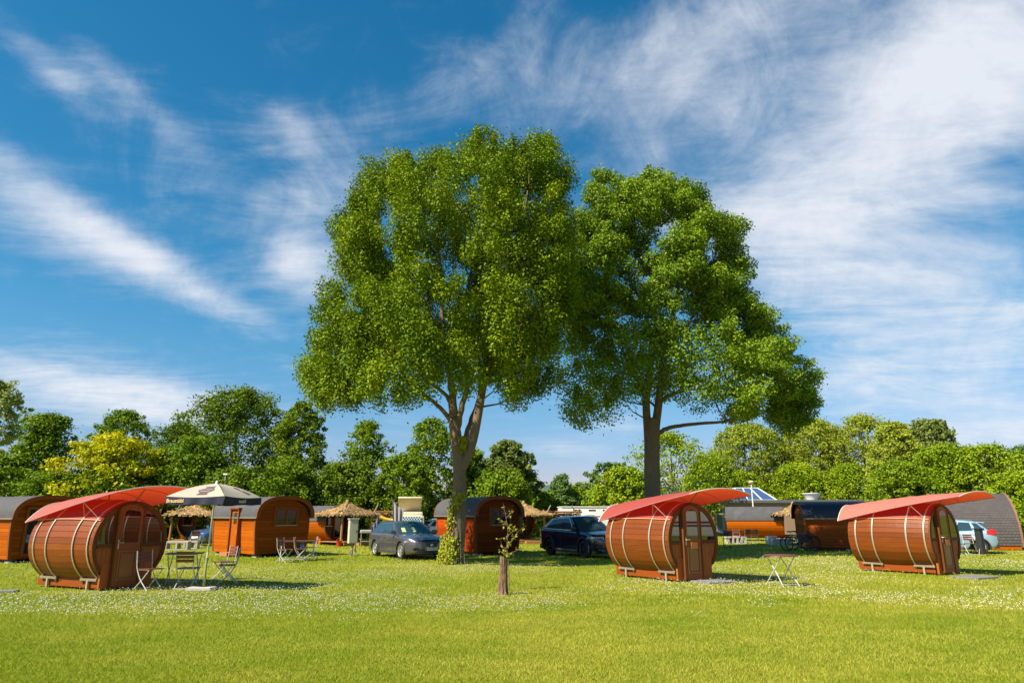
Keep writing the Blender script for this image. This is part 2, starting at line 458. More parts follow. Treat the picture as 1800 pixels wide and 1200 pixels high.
def np_mesh(name, V, nper, var, m, parent=None):
    """mesh of equal n-gons from an (N*nper, 3) array, one 'var' per face"""
    N = len(V) // nper
    me = bpy.data.meshes.new(name)
    me.vertices.add(len(V)); me.vertices.foreach_set('co', V.astype(np.float32).ravel())
    me.loops.add(len(V)); me.loops.foreach_set('vertex_index', np.arange(len(V), dtype=np.int32))
    me.polygons.add(N); me.polygons.foreach_set('loop_start', np.arange(0, len(V), nper, dtype=np.int32))
    me.update(calc_edges=True)
    at = me.attributes.new('var', 'FLOAT', 'FACE'); at.data.foreach_set('value', var.astype(np.float32))
    me.materials.append(m)
    o = bpy.data.objects.new(name, me); C.objects.link(o)
    if parent: o.parent = parent
    return o

def frustum_points(n, y0, y1, power, margin=1.06):
    u = RNG.random(n); y = (y0 ** power + u * (y1 ** power - y0 ** power)) ** (1 / power)
    x = (RNG.random(n) * 2 - 1) * (.78 * margin * y + 1.0)
    return x, y

BARE = []      # (x, y, r) discs kept free of blades
GRASS = leaf_mat('grass_blade', (.19, .280, .007), (.62, .53, .10), .38, .7)
def build_grass():
    parts, vr = [], []
    for n, y0, y1, pw, h, w in ((420000, 6.4, 16, .4, .034, .0075), (120000, 14, 30, .6, .05, .016), (45000, 26, 60, 1.0, .08, .04)):
        x, y = frustum_points(n, y0, y1, pw)
        a = RNG.random(n) * 2 * pi; hh = h * (.45 + .8 * RNG.random(n)); ww = w * (.6 + .8 * RNG.random(n))
        lean = hh * (.2 + .9 * RNG.random(n)); la = RNG.random(n) * 2 * pi
        dx, dy = np.cos(a) * ww / 2, np.sin(a) * ww / 2
        z = np.zeros(n)
        V = np.stack([np.stack([x - dx, y - dy, z], 1), np.stack([x + dx, y + dy, z], 1), np.stack([x + lean * np.cos(la), y + lean * np.sin(la), hh], 1)], 1)
        parts.append(V.reshape(-1, 3))
        big = np_noise(x, y, .22, 3); mid = np_noise(x, y, 1.1, 5); wisp = np_noise(x * .55, y * 1.1, 2.6, 6)
        dry = np.clip((big * .35 + mid * .25 + wisp * .40 - .42 + .07 * np.clip(x / 5, -1, 1)) * 4.6, 0, 1)
        foot = np.exp(-((x + 2.2) ** 2 + (y - 25.0) ** 2) / 3.5) + np.exp(-((x - .1) ** 2 + (y - 15.4) ** 2) / 1.6)
        dry = np.clip(dry + foot, 0, 1)
        vr.append(np.clip(.02 + .68 * dry * RNG.random(n) + .22 * RNG.random(n) + .3 * (RNG.random(n) > .93), 0, 1))
    o = np_mesh('lawn_grass', np.concatenate(parts), 3, np.concatenate(vr), GRASS)
    tag(o, 'short sunlit grass with drier straw coloured wisps', 'grass', kind='stuff')
build_grass()

CLOVER = leaf_mat('clover_head', (.62, .60, .46), (.85, .84, .74), .2, .7, (1, 1, 1))
def build_clover():
    n = 210000
    x, y = frustum_points(n, 11.5, 48, .75)
    band = np.exp(-((y - 15.2) / 2.6) ** 2) * .9 + np.exp(-((y - 21) / 5) ** 2) * .8 + np.exp(-((y - 30) / 9) ** 2) * .75
    k = np_noise(x, y, .35, 11) * .6 + np_noise(x, y, 1.6, 12) * .4
    left = np.exp(-(((x + 8) / 6) ** 2 + ((y - 13.6) / 1.5) ** 2)) * .5
    keep = RNG.random(n) < np.clip((k + .26 * band + left - .69) * 2.0, 0, .52)
    x, y = x[keep], y[keep]; n = len(x)
    r = (.006 + .009 * RNG.random(n) ** 1.5) * (1 + .014 * np.maximum(y - 16, 0)); z = .045 + .04 * RNG.random(n)
    P = lambda ax, ay, az: np.stack([x + ax * r, y + ay * r, z + az * r], 1)
    top = P(0, 0, 1.0); ring = [P(cos(q), sin(q), -.25) for q in (0, 2 * pi / 3, 4 * pi / 3)]
    V = np.stack([np.stack([ring[i], ring[(i + 1) % 3], top], 1) for i in range(3)], 1).reshape(-1, 3)
    o = np_mesh('clover_flowers', V, 3, RNG.random(n * 3), CLOVER)
    tag(o, 'white clover flowers speckling the lawn in drifts', 'clover', kind='stuff')
build_clover()

def build_hill():
    mb = MB()
    def fn(u, v):
        x = -2500 + 5000 * u
        h = 88 + 16 * sin(x / 420) + 10 * sin(x / 130 + 1)
        return (x, 1900 + 900 * v, h * sin(pi * min(1, v * .9 + .02)) ** .8 - 1)
    mb.grid(fn, 80, 8)
    m = mat('far_wooded_hill', (.045, .085, .075), .95, vary=.3, vscale=.02)  # blue in the green stands in for distance haze
    tag(mb.build('hills', m, smooth=True), kind='structure')
build_hill()

# ------------------------------------------------------------------ trees
def leaf_quads(P, Nrm, size, droop=.3, asp=.62):
    """one pointed leaf (a folded-flat rhombus) at each point, facing roughly along Nrm"""
    n = len(P)
    R = RNG.normal(size=(n, 3)); R[:, 2] -= droop
    nn = Nrm + .55 * RNG.normal(size=(n, 3)); nn /= np.linalg.norm(nn, axis=1)[:, None]
    t = R - nn * (R * nn).sum(1)[:, None]; t /= np.linalg.norm(t, axis=1)[:, None] + 1e-9
    b = np.cross(nn, t)
    s = (size * (.6 + .8 * RNG.random(n)))[:, None]
    a0 = P - t * s * .5; a2 = P + t * s * .5
    a1 = P + b * s * asp * .5 - t * s * .08; a3 = P - b * s * asp * .5 - t * s * .08
    return np.stack([a0, a1, a2, a3], 1).reshape(-1, 3)

def clump_leaves(cent, rad, per, size, tone, droop=.3, flat=.75, asp=.62, lean=0.0):
    """leaves gathered round clump centres; tone per clump is the tree's own leaf colour there"""
    k = len(cent)
    idx = np.repeat(np.arange(k), per)
    d = RNG.normal(size=(len(idx), 3)); d /= np.linalg.norm(d, axis=1)[:, None]
    rr = RNG.random(len(idx)) ** .45
    off = d * rr[:, None] * rad[idx][:, None] * np.array([1, 1, flat])
    off[:, :2] += lean * off[:, 2:3] * (cent[idx][:, :2] / (np.linalg.norm(cent[idx][:, :2], axis=1)[:, None] + .5))
    # ragged twigs: some leaves pushed out in short sprays
    spray = RNG.random(len(idx)) < .15
    off[spray] *= 1.0 + .5 * RNG.random(spray.sum())[:, None]
    P = cent[idx] + off
    N = d * .7 + np.array([0, 0, .55])
    V = leaf_quads(P, N, size, droop, asp)
    var = np.clip(tone[idx] + .22 * (RNG.random(len(idx)) - .5), 0, 1)
    return V, var

def limb(mb, pts, r0, r1, n=8, wob=0.0, cap=True):
    """smoothly curved tapering limb through the given points"""
    pts = [Vector(p) for p in pts]; out = []
    m = len(pts)
    for i in range(m - 1):
        p0, p1, p2, p3 = pts[max(i - 1, 0)], pts[i], pts[i + 1], pts[min(i + 2, m - 1)]
        for k in range(4):
            t = k / 4
            out.append(.5 * ((2 * p1) + (p2 - p0) * t + (2 * p0 - 5 * p1 + 4 * p2 - p3) * t * t + (3 * p1 - p0 - 3 * p2 + p3) * t ** 3))
    out.append(pts[-1]); L = len(out)
    if wob:
        for i in range(1, L - 1): out[i] = out[i] + Vector((random.uniform(-wob, wob), random.uniform(-wob, wob), 0))
    mb.tube(out, [r0 + (r1 - r0) * (i / (L - 1)) ** .8 for i in range(L)], n, cap)
    return out

def big_tree(name, label, Yp, base_px, rows, under, limbs, trunk, n_clump, per, size, leafm, barkm, tone_fn, roots=None, seed=1, thin=None, flat=1.0, r0=.30, r1=.36, gap=.40, bough=1.7):
    """rows: (py, left px, right px) outline of the crown; under(px) -> lowest py of leaf there"""
    global RNG
    RNG = np.random.default_rng(seed); random.seed(seed)
    bx, by = ground_at(*base_px)
    Yp = by
    t = thing(name, label, 'tree', (bx, by, 0))
    B = Vector((bx, by, 0))
    loc = lambda px, py, d=0.0: at_depth(px, py, Yp) - B + Vector((0, d, 0))
    rws = sorted(rows)
    pys = np.array([r[0] for r in rws], float); lf = np.array([r[1] for r in rws], float); rt = np.array([r[2] for r in rws], float)
    cents, sparse = [], []
    allw = (rt - lf).max()
    def sample():
        while True:
            py = random.uniform(pys[0], pys[-1]); l, r = np.interp(py, pys, lf), np.interp(py, pys, rt)
            if random.random() > (r - l) / allw: continue
            a = random.choice((0, pi)) + random.gauss(0, .5) if random.random() < .22 else random.uniform(0, 2 * pi); q = random.random() ** .33
            cx, hw = (l + r) / 2, (r - l) / 2 - 6
            if hw <= 3: continue
            px = cx + hw * q * cos(a); dep = hw * .92 * q * sin(a)
            if py > under(px, dep): continue
            d = dep * Yp / F
            q3 = (B + loc(px, py, 0) - Vector((0, 0, HC))) * ((Yp + d) / Yp) + Vector((0, 0, HC)) - B
            return np.array(q3), px, py, dep
    boughs = []
    for _ in range(4000):
        c, *_r = sample()
        if not boughs or np.linalg.norm((np.array(boughs) - c) * np.array([1, 1, .8]), axis=1).min() > bough: boughs.append(c)
    boughs = np.array(boughs)
    tries = 0
    while len(cents) < n_clump and tries < 30000:
        tries += 1
        new, px, py, dep = sample()
        bd = np.linalg.norm((boughs - new) * np.array([1, 1, .8]), axis=1).min()
        if bd > bough * random.uniform(.46, .62): continue
        if cents and len(cents) % 1 == 0:
            dd = np.linalg.norm(np.array(cents) - new, axis=1).min()
            if dd < gap: continue
        cents.append(new); sparse.append(.34 if thin and thin(px, py, dep) else 1.0)
    cents = np.array(cents); sparse = np.array(sparse)
    rad = (r0 + r1 * RNG.random(len(cents)) ** 1.5) * np.where(sparse < 1, 1.45, 1.0)
    top_z = np.array([0])
    SH = [(c + np.array([0, 0, .22 + .20 * k]), .24 - .05 * k) for c in cents[RNG.random(len(cents)) < .14] for k in range(3)]
    cents = np.concatenate([cents, np.array([q[0] for q in SH])]); rad = np.concatenate([rad, np.array([q[1] for q in SH])])
    sparse = np.concatenate([sparse, np.ones(len(SH))]); per = np.maximum(26, (per * sparse * np.where(sparse < 1, 1.0, (rad / .58) ** 2))).astype(int)
    tone = np.array([tone_fn(c) for c in cents]) + .10 * RNG.normal(size=len(cents))
    V, var = clump_leaves(cents, rad, per, size, tone, .5, flat, .62, .35)
    np_mesh('crown', V, 4, var, leafm, t)
    mb = MB(); skel = []
    for pts, r0, r1 in trunk:
        skel += limb(mb, [loc(*p) for p in pts], r0, r1, 14)
    for pts, r0, r1 in limbs:
        skel += limb(mb, [loc(*p) for p in pts], r0, r1, 8, .03)
    if roots:
        for k in range(7):
            a = 2 * pi * k / 7 + .3; c, s_ = cos(a), sin(a)
            mb.tube([(c * roots * .55, s_ * roots * .55, .55), (c * roots * .8, s_ * roots * .8, .2), (c * roots * 1.1, s_ * roots * 1.1, .0), (c * roots * 1.5, s_ * roots * 1.5, -.15)], [roots * .36, roots * .36, roots * .26, roots * .12], 8)
    mb.build('trunk', barkm, t, smooth=True)
    # branchlets reaching from the limbs out to the leaf clumps
    br = MB(); S = np.array([list(p) for p in skel])
    S = S[S[:, 2] > cents[:, 2].min() - 1.0]
    for c in cents[::2]:
        dd = np.linalg.norm(S - c, axis=1); dh = np.hypot(S[:, 0] - c[0], S[:, 1] - c[1]); dd = np.where(c[2] - S[:, 2] > .45 * dh, dd, 99); j = dd.argmin()
        if dd[j] > 2.3: continue
        a, b = Vector(S[j]), Vector(c); mid = (a + b) / 2 + Vector((0, 0, -.12 * (b - a).length))
        br.tube([a, (a * .6 + mid * .4), mid, b], [.045, .036, .026, .008], 4, False)
    br.build('branches', barkm, t)
    return t

MAPLE_A = leaf_mat('maple_leaf', (.070, .140, .004), (.265, .355, .008), .18, .55)
MAPLE_B = leaf_mat('pale_maple_leaf', (.080, .165, .008), (.275, .385, .022), .19, .55)
def tone_a(c): return .46 + .38 * patch_noise(c[0], c[1] + c[2], .35, 3)
def tone_b(c): return .46 + .38 * patch_noise(c[0], c[1] + c[2], .35, 9)

def under_a(px, dep):
    d = abs(px - 800)
    u = 664 + .24 * d if px < 800 else 668 + .26 * d
    u = min(u, 708)
    return u + (-18 if dep > 0 else 6) + 16 * sin(px * .071) + 9 * sin(px * .19)
ROWS_A = [(232, 834, 880), (246, 828, 982), (262, 790, 994), (272, 716, 999), (284, 662, 1000), (305, 640, 1004), (345, 615, 1005), (385, 585, 1010), (410, 575, 1016), (450, 590, 1018), (500, 572, 1020), (535, 540, 1020),
          (560, 545, 1015), (600, 534, 1005), (640, 530, 992), (670, 528, 975), (700, 536, 945), (718, 560, 920)]
TRUNK_A = [([(800, 996), (801, 975), (804, 940), (807, 890), (808, 850), (807, 815), (802, 770), (797, 735)], .345, .20),
           ([(809, 825), (822, 800), (832, 768), (839, 735), (846, 695), (853, 655), (862, 620)], .215, .13)]
LIMBS_A = [([(797, 740), (796, 700), (791, 660), (784, 620), (778, 560), (772, 480, .5), (768, 420, 1)], .19, .04),
           ([(802, 765), (810, 720), (820, 685), (822, 655), (812, 620), (815, 560), (830, 470), (850, 380), (880, 290, 1)], .13, .03),
           ([(812, 780, 1), (822, 735, 1.5), (834, 695, 2), (838, 640, 2.5), (835, 540, 3), (860, 400, 3)], .12, .03),
           ([(862, 622), (872, 590), (885, 540), (905, 460), (925, 360), (935, 270)], .15, .03),
           ([(852, 660), (880, 625, -1), (905, 590, -2), (935, 520, -2)], .08, .02),
           ([(796, 742), (778, 722), (755, 700), (730, 680), (695, 660), (650, 640), (600, 615)], .10, .025),
           ([(796, 715), (780, 690), (755, 672), (735, 650), (705, 610, 1), (675, 560, 1)], .09, .025),
           ([(784, 625), (770, 590, -1), (755, 550, -1.4)], .09, .03),
           ([(820, 660), (815, 610, -1), (806, 570, -1.5)], .08, .03),
           ([(872, 600), (910, 570, 1.5), (950, 540, 2), (980, 500, 2)], .08, .02)]
big_tree('maple_tree', 'tallest broad maple with forked trunk and ivy at its foot, beside the grey estate car', 25.7, (800, 990), ROWS_A, under_a, LIMBS_A, TRUNK_A, 1050, 560, .098, MAPLE_A, BARK, tone_a, .28, 11, flat=1.15, r0=.30, r1=.34, gap=.42, bough=1.5)

def under_b(px, dep):
    d = px - 1150
    if d < 0: u = 690 + .55 * abs(d)
    elif d < 110: u = 690 + .35 * d
    else: u = 718 + .2 * (d - 110)
    u = min(u, 772 if px > 1240 else 748)
    return u + 14 * sin(px * .083) + 8 * sin(px * .21)
def thin_b(px, py, dep):
    # the lower middle of this crown is open, with the sky showing through
    return 1 if py > 575 + 25 * sin(px * .05) and 985 < px < 1290 else 0
ROWS_B = [(300, 1038, 1160), (314, 1028, 1195), (335, 1020, 1240), (370, 1006, 1262), (400, 990, 1312), (450, 978, 1302), (480, 972, 1335), (510, 968, 1320), (545, 966, 1362), (585, 986, 1385),
          (620, 980, 1412), (645, 976, 1440), (690, 974, 1440), (720, 985, 1445), (745, 1005, 1425), (770, 1235, 1400)]
TRUNK_B = [([(1147, 976), (1147, 930), (1147, 870), (1146, 810), (1146, 760), (1146, 735)], .42, .33),
           ([(1141, 800), (1139, 760), (1136, 715), (1138, 680), (1142, 645)], .22, .15),
           ([(1152, 790), (1152, 755), (1157, 715), (1161, 680), (1165, 640)], .23, .16)]
LIMBS_B = [([(1142, 648), (1149, 610), (1152, 560), (1145, 480), (1130, 400), (1120, 340)], .17, .03),
           ([(1165, 642), (1173, 595), (1190, 520), (1200, 440), (1210, 370)], .18, .03),
           ([(1157, 762), (1172, 753), (1195, 748), (1230, 744), (1270, 741), (1310, 733), (1350, 722), (1390, 700)], .12, .03),
           ([(1160, 706), (1178, 694), (1205, 684), (1225, 672), (1255, 660), (1300, 640), (1350, 620)], .12, .03),
           ([(1134, 712), (1130, 690), (1124, 668), (1112, 650), (1095, 638), (1070, 622), (1048, 607), (1025, 590)], .12, .025),
           ([(1128, 680), (1120, 650, 1), (1112, 620, 2), (1098, 560, 2), (1075, 470, 2)], .09, .02),
           ([(1158, 720), (1150, 700, 1), (1143, 672, 2), (1130, 640, 2), (1120, 600, 3)], .07, .02),
           ([(1170, 605), (1195, 585, -1), (1215, 555, -1.5)], .10, .03),
           ([(1147, 600), (1132, 570, -1), (1115, 540, -1.5)], .09, .03),
           ([(1190, 520), (1215, 490, 2), (1235, 465, 2)], .07, .02),
           ([(1205, 684), (1240, 690, -1), (1290, 690, -2), (1340, 680, -2)], .06, .02)]
big_tree('maple_tree', 'spreading maple right of the tallest tree, its twin stems rising behind a red awning', 32.5, (1146, 972), ROWS_B, under_b, LIMBS_B, TRUNK_B, 860, 500, .116, MAPLE_B, BARK_B, tone_b, .30, 23, thin_b, flat=.72, r0=.36, r1=.42, gap=.46, bough=2.05)

# the wood behind the site: every tree its own crown and trunk
def bg_tree(label, px, top, width, Y, leafm, kind='round', per=52, size=.19, tone=.45, seed=1, name='broadleaf_tree', bottom=None, group='trees behind the camp site', dens=1.0, cat='tree', stems=1):
    global RNG
    RNG = np.random.default_rng(seed); random.seed(seed)
    T = at_depth(px, top, Y); H = T.z; W = width / F * Y / 2 * 1.22; per = int(per * 1.25)
    zb = .25 if kind != 'loose' else H * .22
    t = thing(name, label, cat, (T.x, Y, 0), random.uniform(0, 6), group)
    n = int(dens * (190 + 36 * W * H / 4))
    cents = []
    tiers = random.uniform(0, 9)
    while len(cents) < n:
        v = random.random(); z = zb + (H - zb) * v
        if kind == 'round': w = (1 - max(0, (v - .30) / .70) ** 3.0) ** .6 * (.86 + .14 * min(1, v / .3))
        elif kind == 'cone': w = (1 - v) ** .62 * .95 + .06
        elif kind == 'loose': w = sin(pi * min(1, v * .93 + .05)) ** .7
        elif kind == 'bush': w = (1 - v ** 2.2) ** .5
        elif kind == 'tiered': w = ((1 - v ** 1.9) ** .6) * (.78 + .22 * sin(v * 26 + tiers))
        a = random.uniform(0, 2 * pi); q = random.random() ** .4
        w *= 1 + .42 * mnoise.noise(Vector((cos(a) * 1.1 + seed, sin(a) * 1.1, z * .40))) + .15 * mnoise.noise(Vector((cos(a) * 3 + seed, sin(a) * 3, z * 1.1)))
        rag = .55 if kind != 'loose' else .9
        cents.append((W * w * q * cos(a) + random.gauss(0, rag * .3), W * .85 * w * q * sin(a), z + random.gauss(0, .15)))
    cents = np.array(cents); cents[:, 2] = np.clip(cents[:, 2], .3, H - .25)
    rad = (.28 + .55 * RNG.random(n) ** 1.4) * (.8 if kind == 'loose' else 1.0) * min(1.25, max(.7, W / 3.2))
    tn = np.array([tone + .28 * patch_noise(c[0], c[1] + c[2], .4, seed) for c in cents]) + .09 * RNG.normal(size=n)
    V, var = clump_leaves(cents, rad, per, size, tn, .3, .6 if kind == 'tiered' else .8)
    np_mesh('crown', V, 4, var, leafm, t)
    mb = MB()
    for s in range(stems):
        dx = (s - (stems - 1) / 2) * W * .35
        limb(mb, [(dx * .3, 0, -.1), (dx * .6, 0, H * .3), (dx, .1, H * .62), (dx * 1.3, 0, H * .9)], .05 + .018 * H, .03, 8, .05)
    for k in range(14):
        c = cents[random.randrange(n)]; z0 = max(.3, c[2] * .55)
        limb(mb, [(0, 0, z0), (c[0] * .5, c[1] * .5, (z0 + c[2]) / 2), tuple(c)], .06, .015, 5)
    mb.build('trunk', BARK, t, smooth=True)
    return t

L_DARK = leaf_mat('dark_leaf', (.055, .115, .006), (.20, .28, .012), .24, .55)
L_MID = leaf_mat('mid_leaf', (.085, .165, .006), (.27, .36, .013), .24, .55)
L_LIME = leaf_mat('lime_leaf', (.15, .25, .007), (.37, .44, .016), .24, .55)
L_OLIVE = leaf_mat('olive_leaf', (.20, .26, .020), (.43, .48, .055), .24, .55)
L_PALE = leaf_mat('pale_leaf', (.16, .21, .05), (.36, .41, .10), .34, .5)
L_GOLD = leaf_mat('golden_leaf', (.26, .33, .004), (.66, .58, .008), .34, .5, (1, .9, .3))
L_TEAL = leaf_mat('blue_green_leaf', (.05, .11, .03), (.14, .24, .06), .3, .5)

BG = [  # label, px, top, width, Y, leaf, kind, extra
    ('wispy pale birch leaning in at the left edge of the picture', 0, 668, 95, 60, L_PALE, 'loose', dict(dens=.45, size=.24, tone=.75)),
    ('dark green maple standing left of the golden tree', 88, 728, 150, 50, L_MID, 'tiered', dict(tone=.35)),
    ('low leafy tree at the far left behind the open cabin', 2, 800, 120, 48, L_MID, 'round', dict(tone=.3)),
    ('bush tucked under the dark maple behind the leftmost red awning', 105, 830, 130, 46, L_MID, 'bush', dict(tone=.3)),
    ('blue green tree with thin crown rising behind the golden tree', 222, 722, 110, 60, L_MID, 'loose', dict(dens=.8, tone=.2)),
    ('golden yellow tree glowing above the leftmost red awning', 198, 766, 245, 46, L_GOLD, 'tiered', dict(tone=.40, dens=.62, size=.22)),
    ('small golden leaved tree beside the big dark oak', 283, 790, 50, 48, L_GOLD, 'loose', dict(tone=.25, dens=.5)),
    ('slim tree with ragged top left of the big dark oak', 322, 745, 90, 58, L_TEAL, 'round', dict(tone=.4)),
    ('big dark round topped oak above the parasol', 425, 684, 185, 54, L_DARK, 'round', dict(tone=.45, per=44, dens=1.2)),
    ('broad dark tree filling the gap behind the parasol', 345, 772, 140, 49, L_MID, 'round', dict(tone=.22)),
    ('dark upright tree right of the big round oak', 532, 708, 95, 52, L_DARK, 'round', dict(tone=.55)),
    ('leafy bush behind the cabin with two windows', 505, 805, 120, 46, L_MID, 'bush', dict(tone=.2)),
    ('tiered hornbeam standing alone in front of the sky', 645, 740, 125, 52, L_MID, 'tiered', dict(tone=.35, per=28)),
    ('dark bush behind the thatched porch left of the estate car', 610, 815, 120, 47, L_DARK, 'bush', dict(tone=.4)),
    ('dense tree behind the forked trunk of the tallest maple', 760, 735, 95, 50, L_MID, 'round', dict(tone=.35, per=30)),
    ('rounded tree spilling over behind the pop top van', 715, 800, 100, 47, L_MID, 'round', dict(tone=.3)),
    ('tree peeking out right behind the tallest maple trunk', 828, 790, 75, 52, L_MID, 'round', dict(tone=.35)),
    ('thin crowned tree with brownish top right of the tallest maple trunk', 893, 775, 92, 56, L_PALE, 'loose', dict(tone=.0, dens=1.1, size=.28)),
    ('green bush behind the middle thatched porch', 880, 828, 130, 49, L_MID, 'bush', dict(tone=.35)),
    ('small pointed tree in the open gap under the sky', 988, 833, 60, 62, L_TEAL, 'cone', dict(tone=.75, dens=.8)),
    ('low hedge tree left of the gap with the distant hill', 945, 862, 90, 60, L_LIME, 'bush', dict(tone=.2)),
    ('low yellow green bush behind the black car', 1030, 852, 110, 64, L_LIME, 'bush', dict(tone=.3)),
    ('small leaning tree left of the bright round tree', 1072, 812, 70, 56, L_TEAL, 'loose', dict(tone=.7, dens=.8)),
    ('bright green round tree behind the twin stemmed maple', 1178, 762, 150, 60, L_LIME, 'round', dict(tone=.35, per=30)),
    ('leafy bush left of the twin stemmed maple trunk', 1095, 822, 100, 52, L_LIME, 'bush', dict(tone=.3)),
    ('bush in the gap right of the bright round tree', 1245, 800, 75, 72, L_MID, 'round', dict(tone=.4)),
    ('pale multi stemmed willow under the end of the maple crown', 1318, 745, 140, 78, L_OLIVE, 'loose', dict(tone=.25, stems=4, dens=1.3)),
    ('pale willow with soft plumes right of the maple crown', 1425, 738, 120, 79, L_OLIVE, 'loose', dict(tone=.35, stems=4, dens=1.3)),
    ('tallest olive willow of the wood on the right', 1510, 732, 130, 78, L_OLIVE, 'round', dict(tone=.4, stems=3)),
    ('olive willow sloping down to the airy birch', 1572, 742, 85, 64, L_OLIVE, 'loose', dict(tone=.45, stems=2, dens=1.2)),
    ('airy birch with drooping tips and sky between its leaves', 1632, 738, 100, 68, L_PALE, 'loose', dict(tone=.2, dens=.8, size=.26)),
    ('rounded green tree above the rightmost red awning', 1655, 782, 110, 56, L_LIME, 'round', dict(tone=.25)),
    ('bright bushy tree behind the shingled pod', 1728, 782, 110, 54, L_LIME, 'round', dict(tone=.35)),
    ('tall bush at the right edge of the picture', 1800, 785, 85, 56, L_TEAL, 'round', dict(tone=.8)),
    ('leafy bush low behind the lamp pole', 1300, 832, 110, 74, L_LIME, 'bush', dict(tone=.3)),
    ('hedge bush behind the white roof vent', 1400, 815, 120, 74, L_LIME, 'bush', dict(tone=.42)),
    ('hedge bush behind the dark felt roof', 1490, 818, 110, 74, L_LIME, 'bush', dict(tone=.35)),
    ('dense bush behind the rightmost red awning', 1580, 812, 120, 55, L_MID, 'bush', dict(tone=.5)),
    ('low bush in the right corner behind the shingled pod', 1785, 832, 110, 50, L_LIME, 'bush', dict(tone=.3)),
    ('dense bush at the far left behind the golden tree', 195, 825, 120, 45, L_MID, 'bush', dict(tone=.3)),
    ('dark bush under the big oak behind the dark felt cabin roof', 420, 822, 120, 46, L_DARK, 'bush', dict(tone=.6)),
]
for k, (lab, px, top, w, Y, lm, kind, ex) in enumerate(BG):
    nm = {'bush': 'bush', 'loose': 'birch_tree', 'tiered': 'broadleaf_tree', 'cone': 'conifer_tree'}.get(kind, 'broadleaf_tree')
    cat = 'bush' if kind == 'bush' else 'tree'
    bg_tree(lab, px, top, w, Y, lm, kind, seed=100 + k, name=nm, cat=cat, group='bushes behind the camp site' if cat == 'bush' else 'trees behind the camp site', **ex)
RNG = np.random.default_rng(99); random.seed(99)

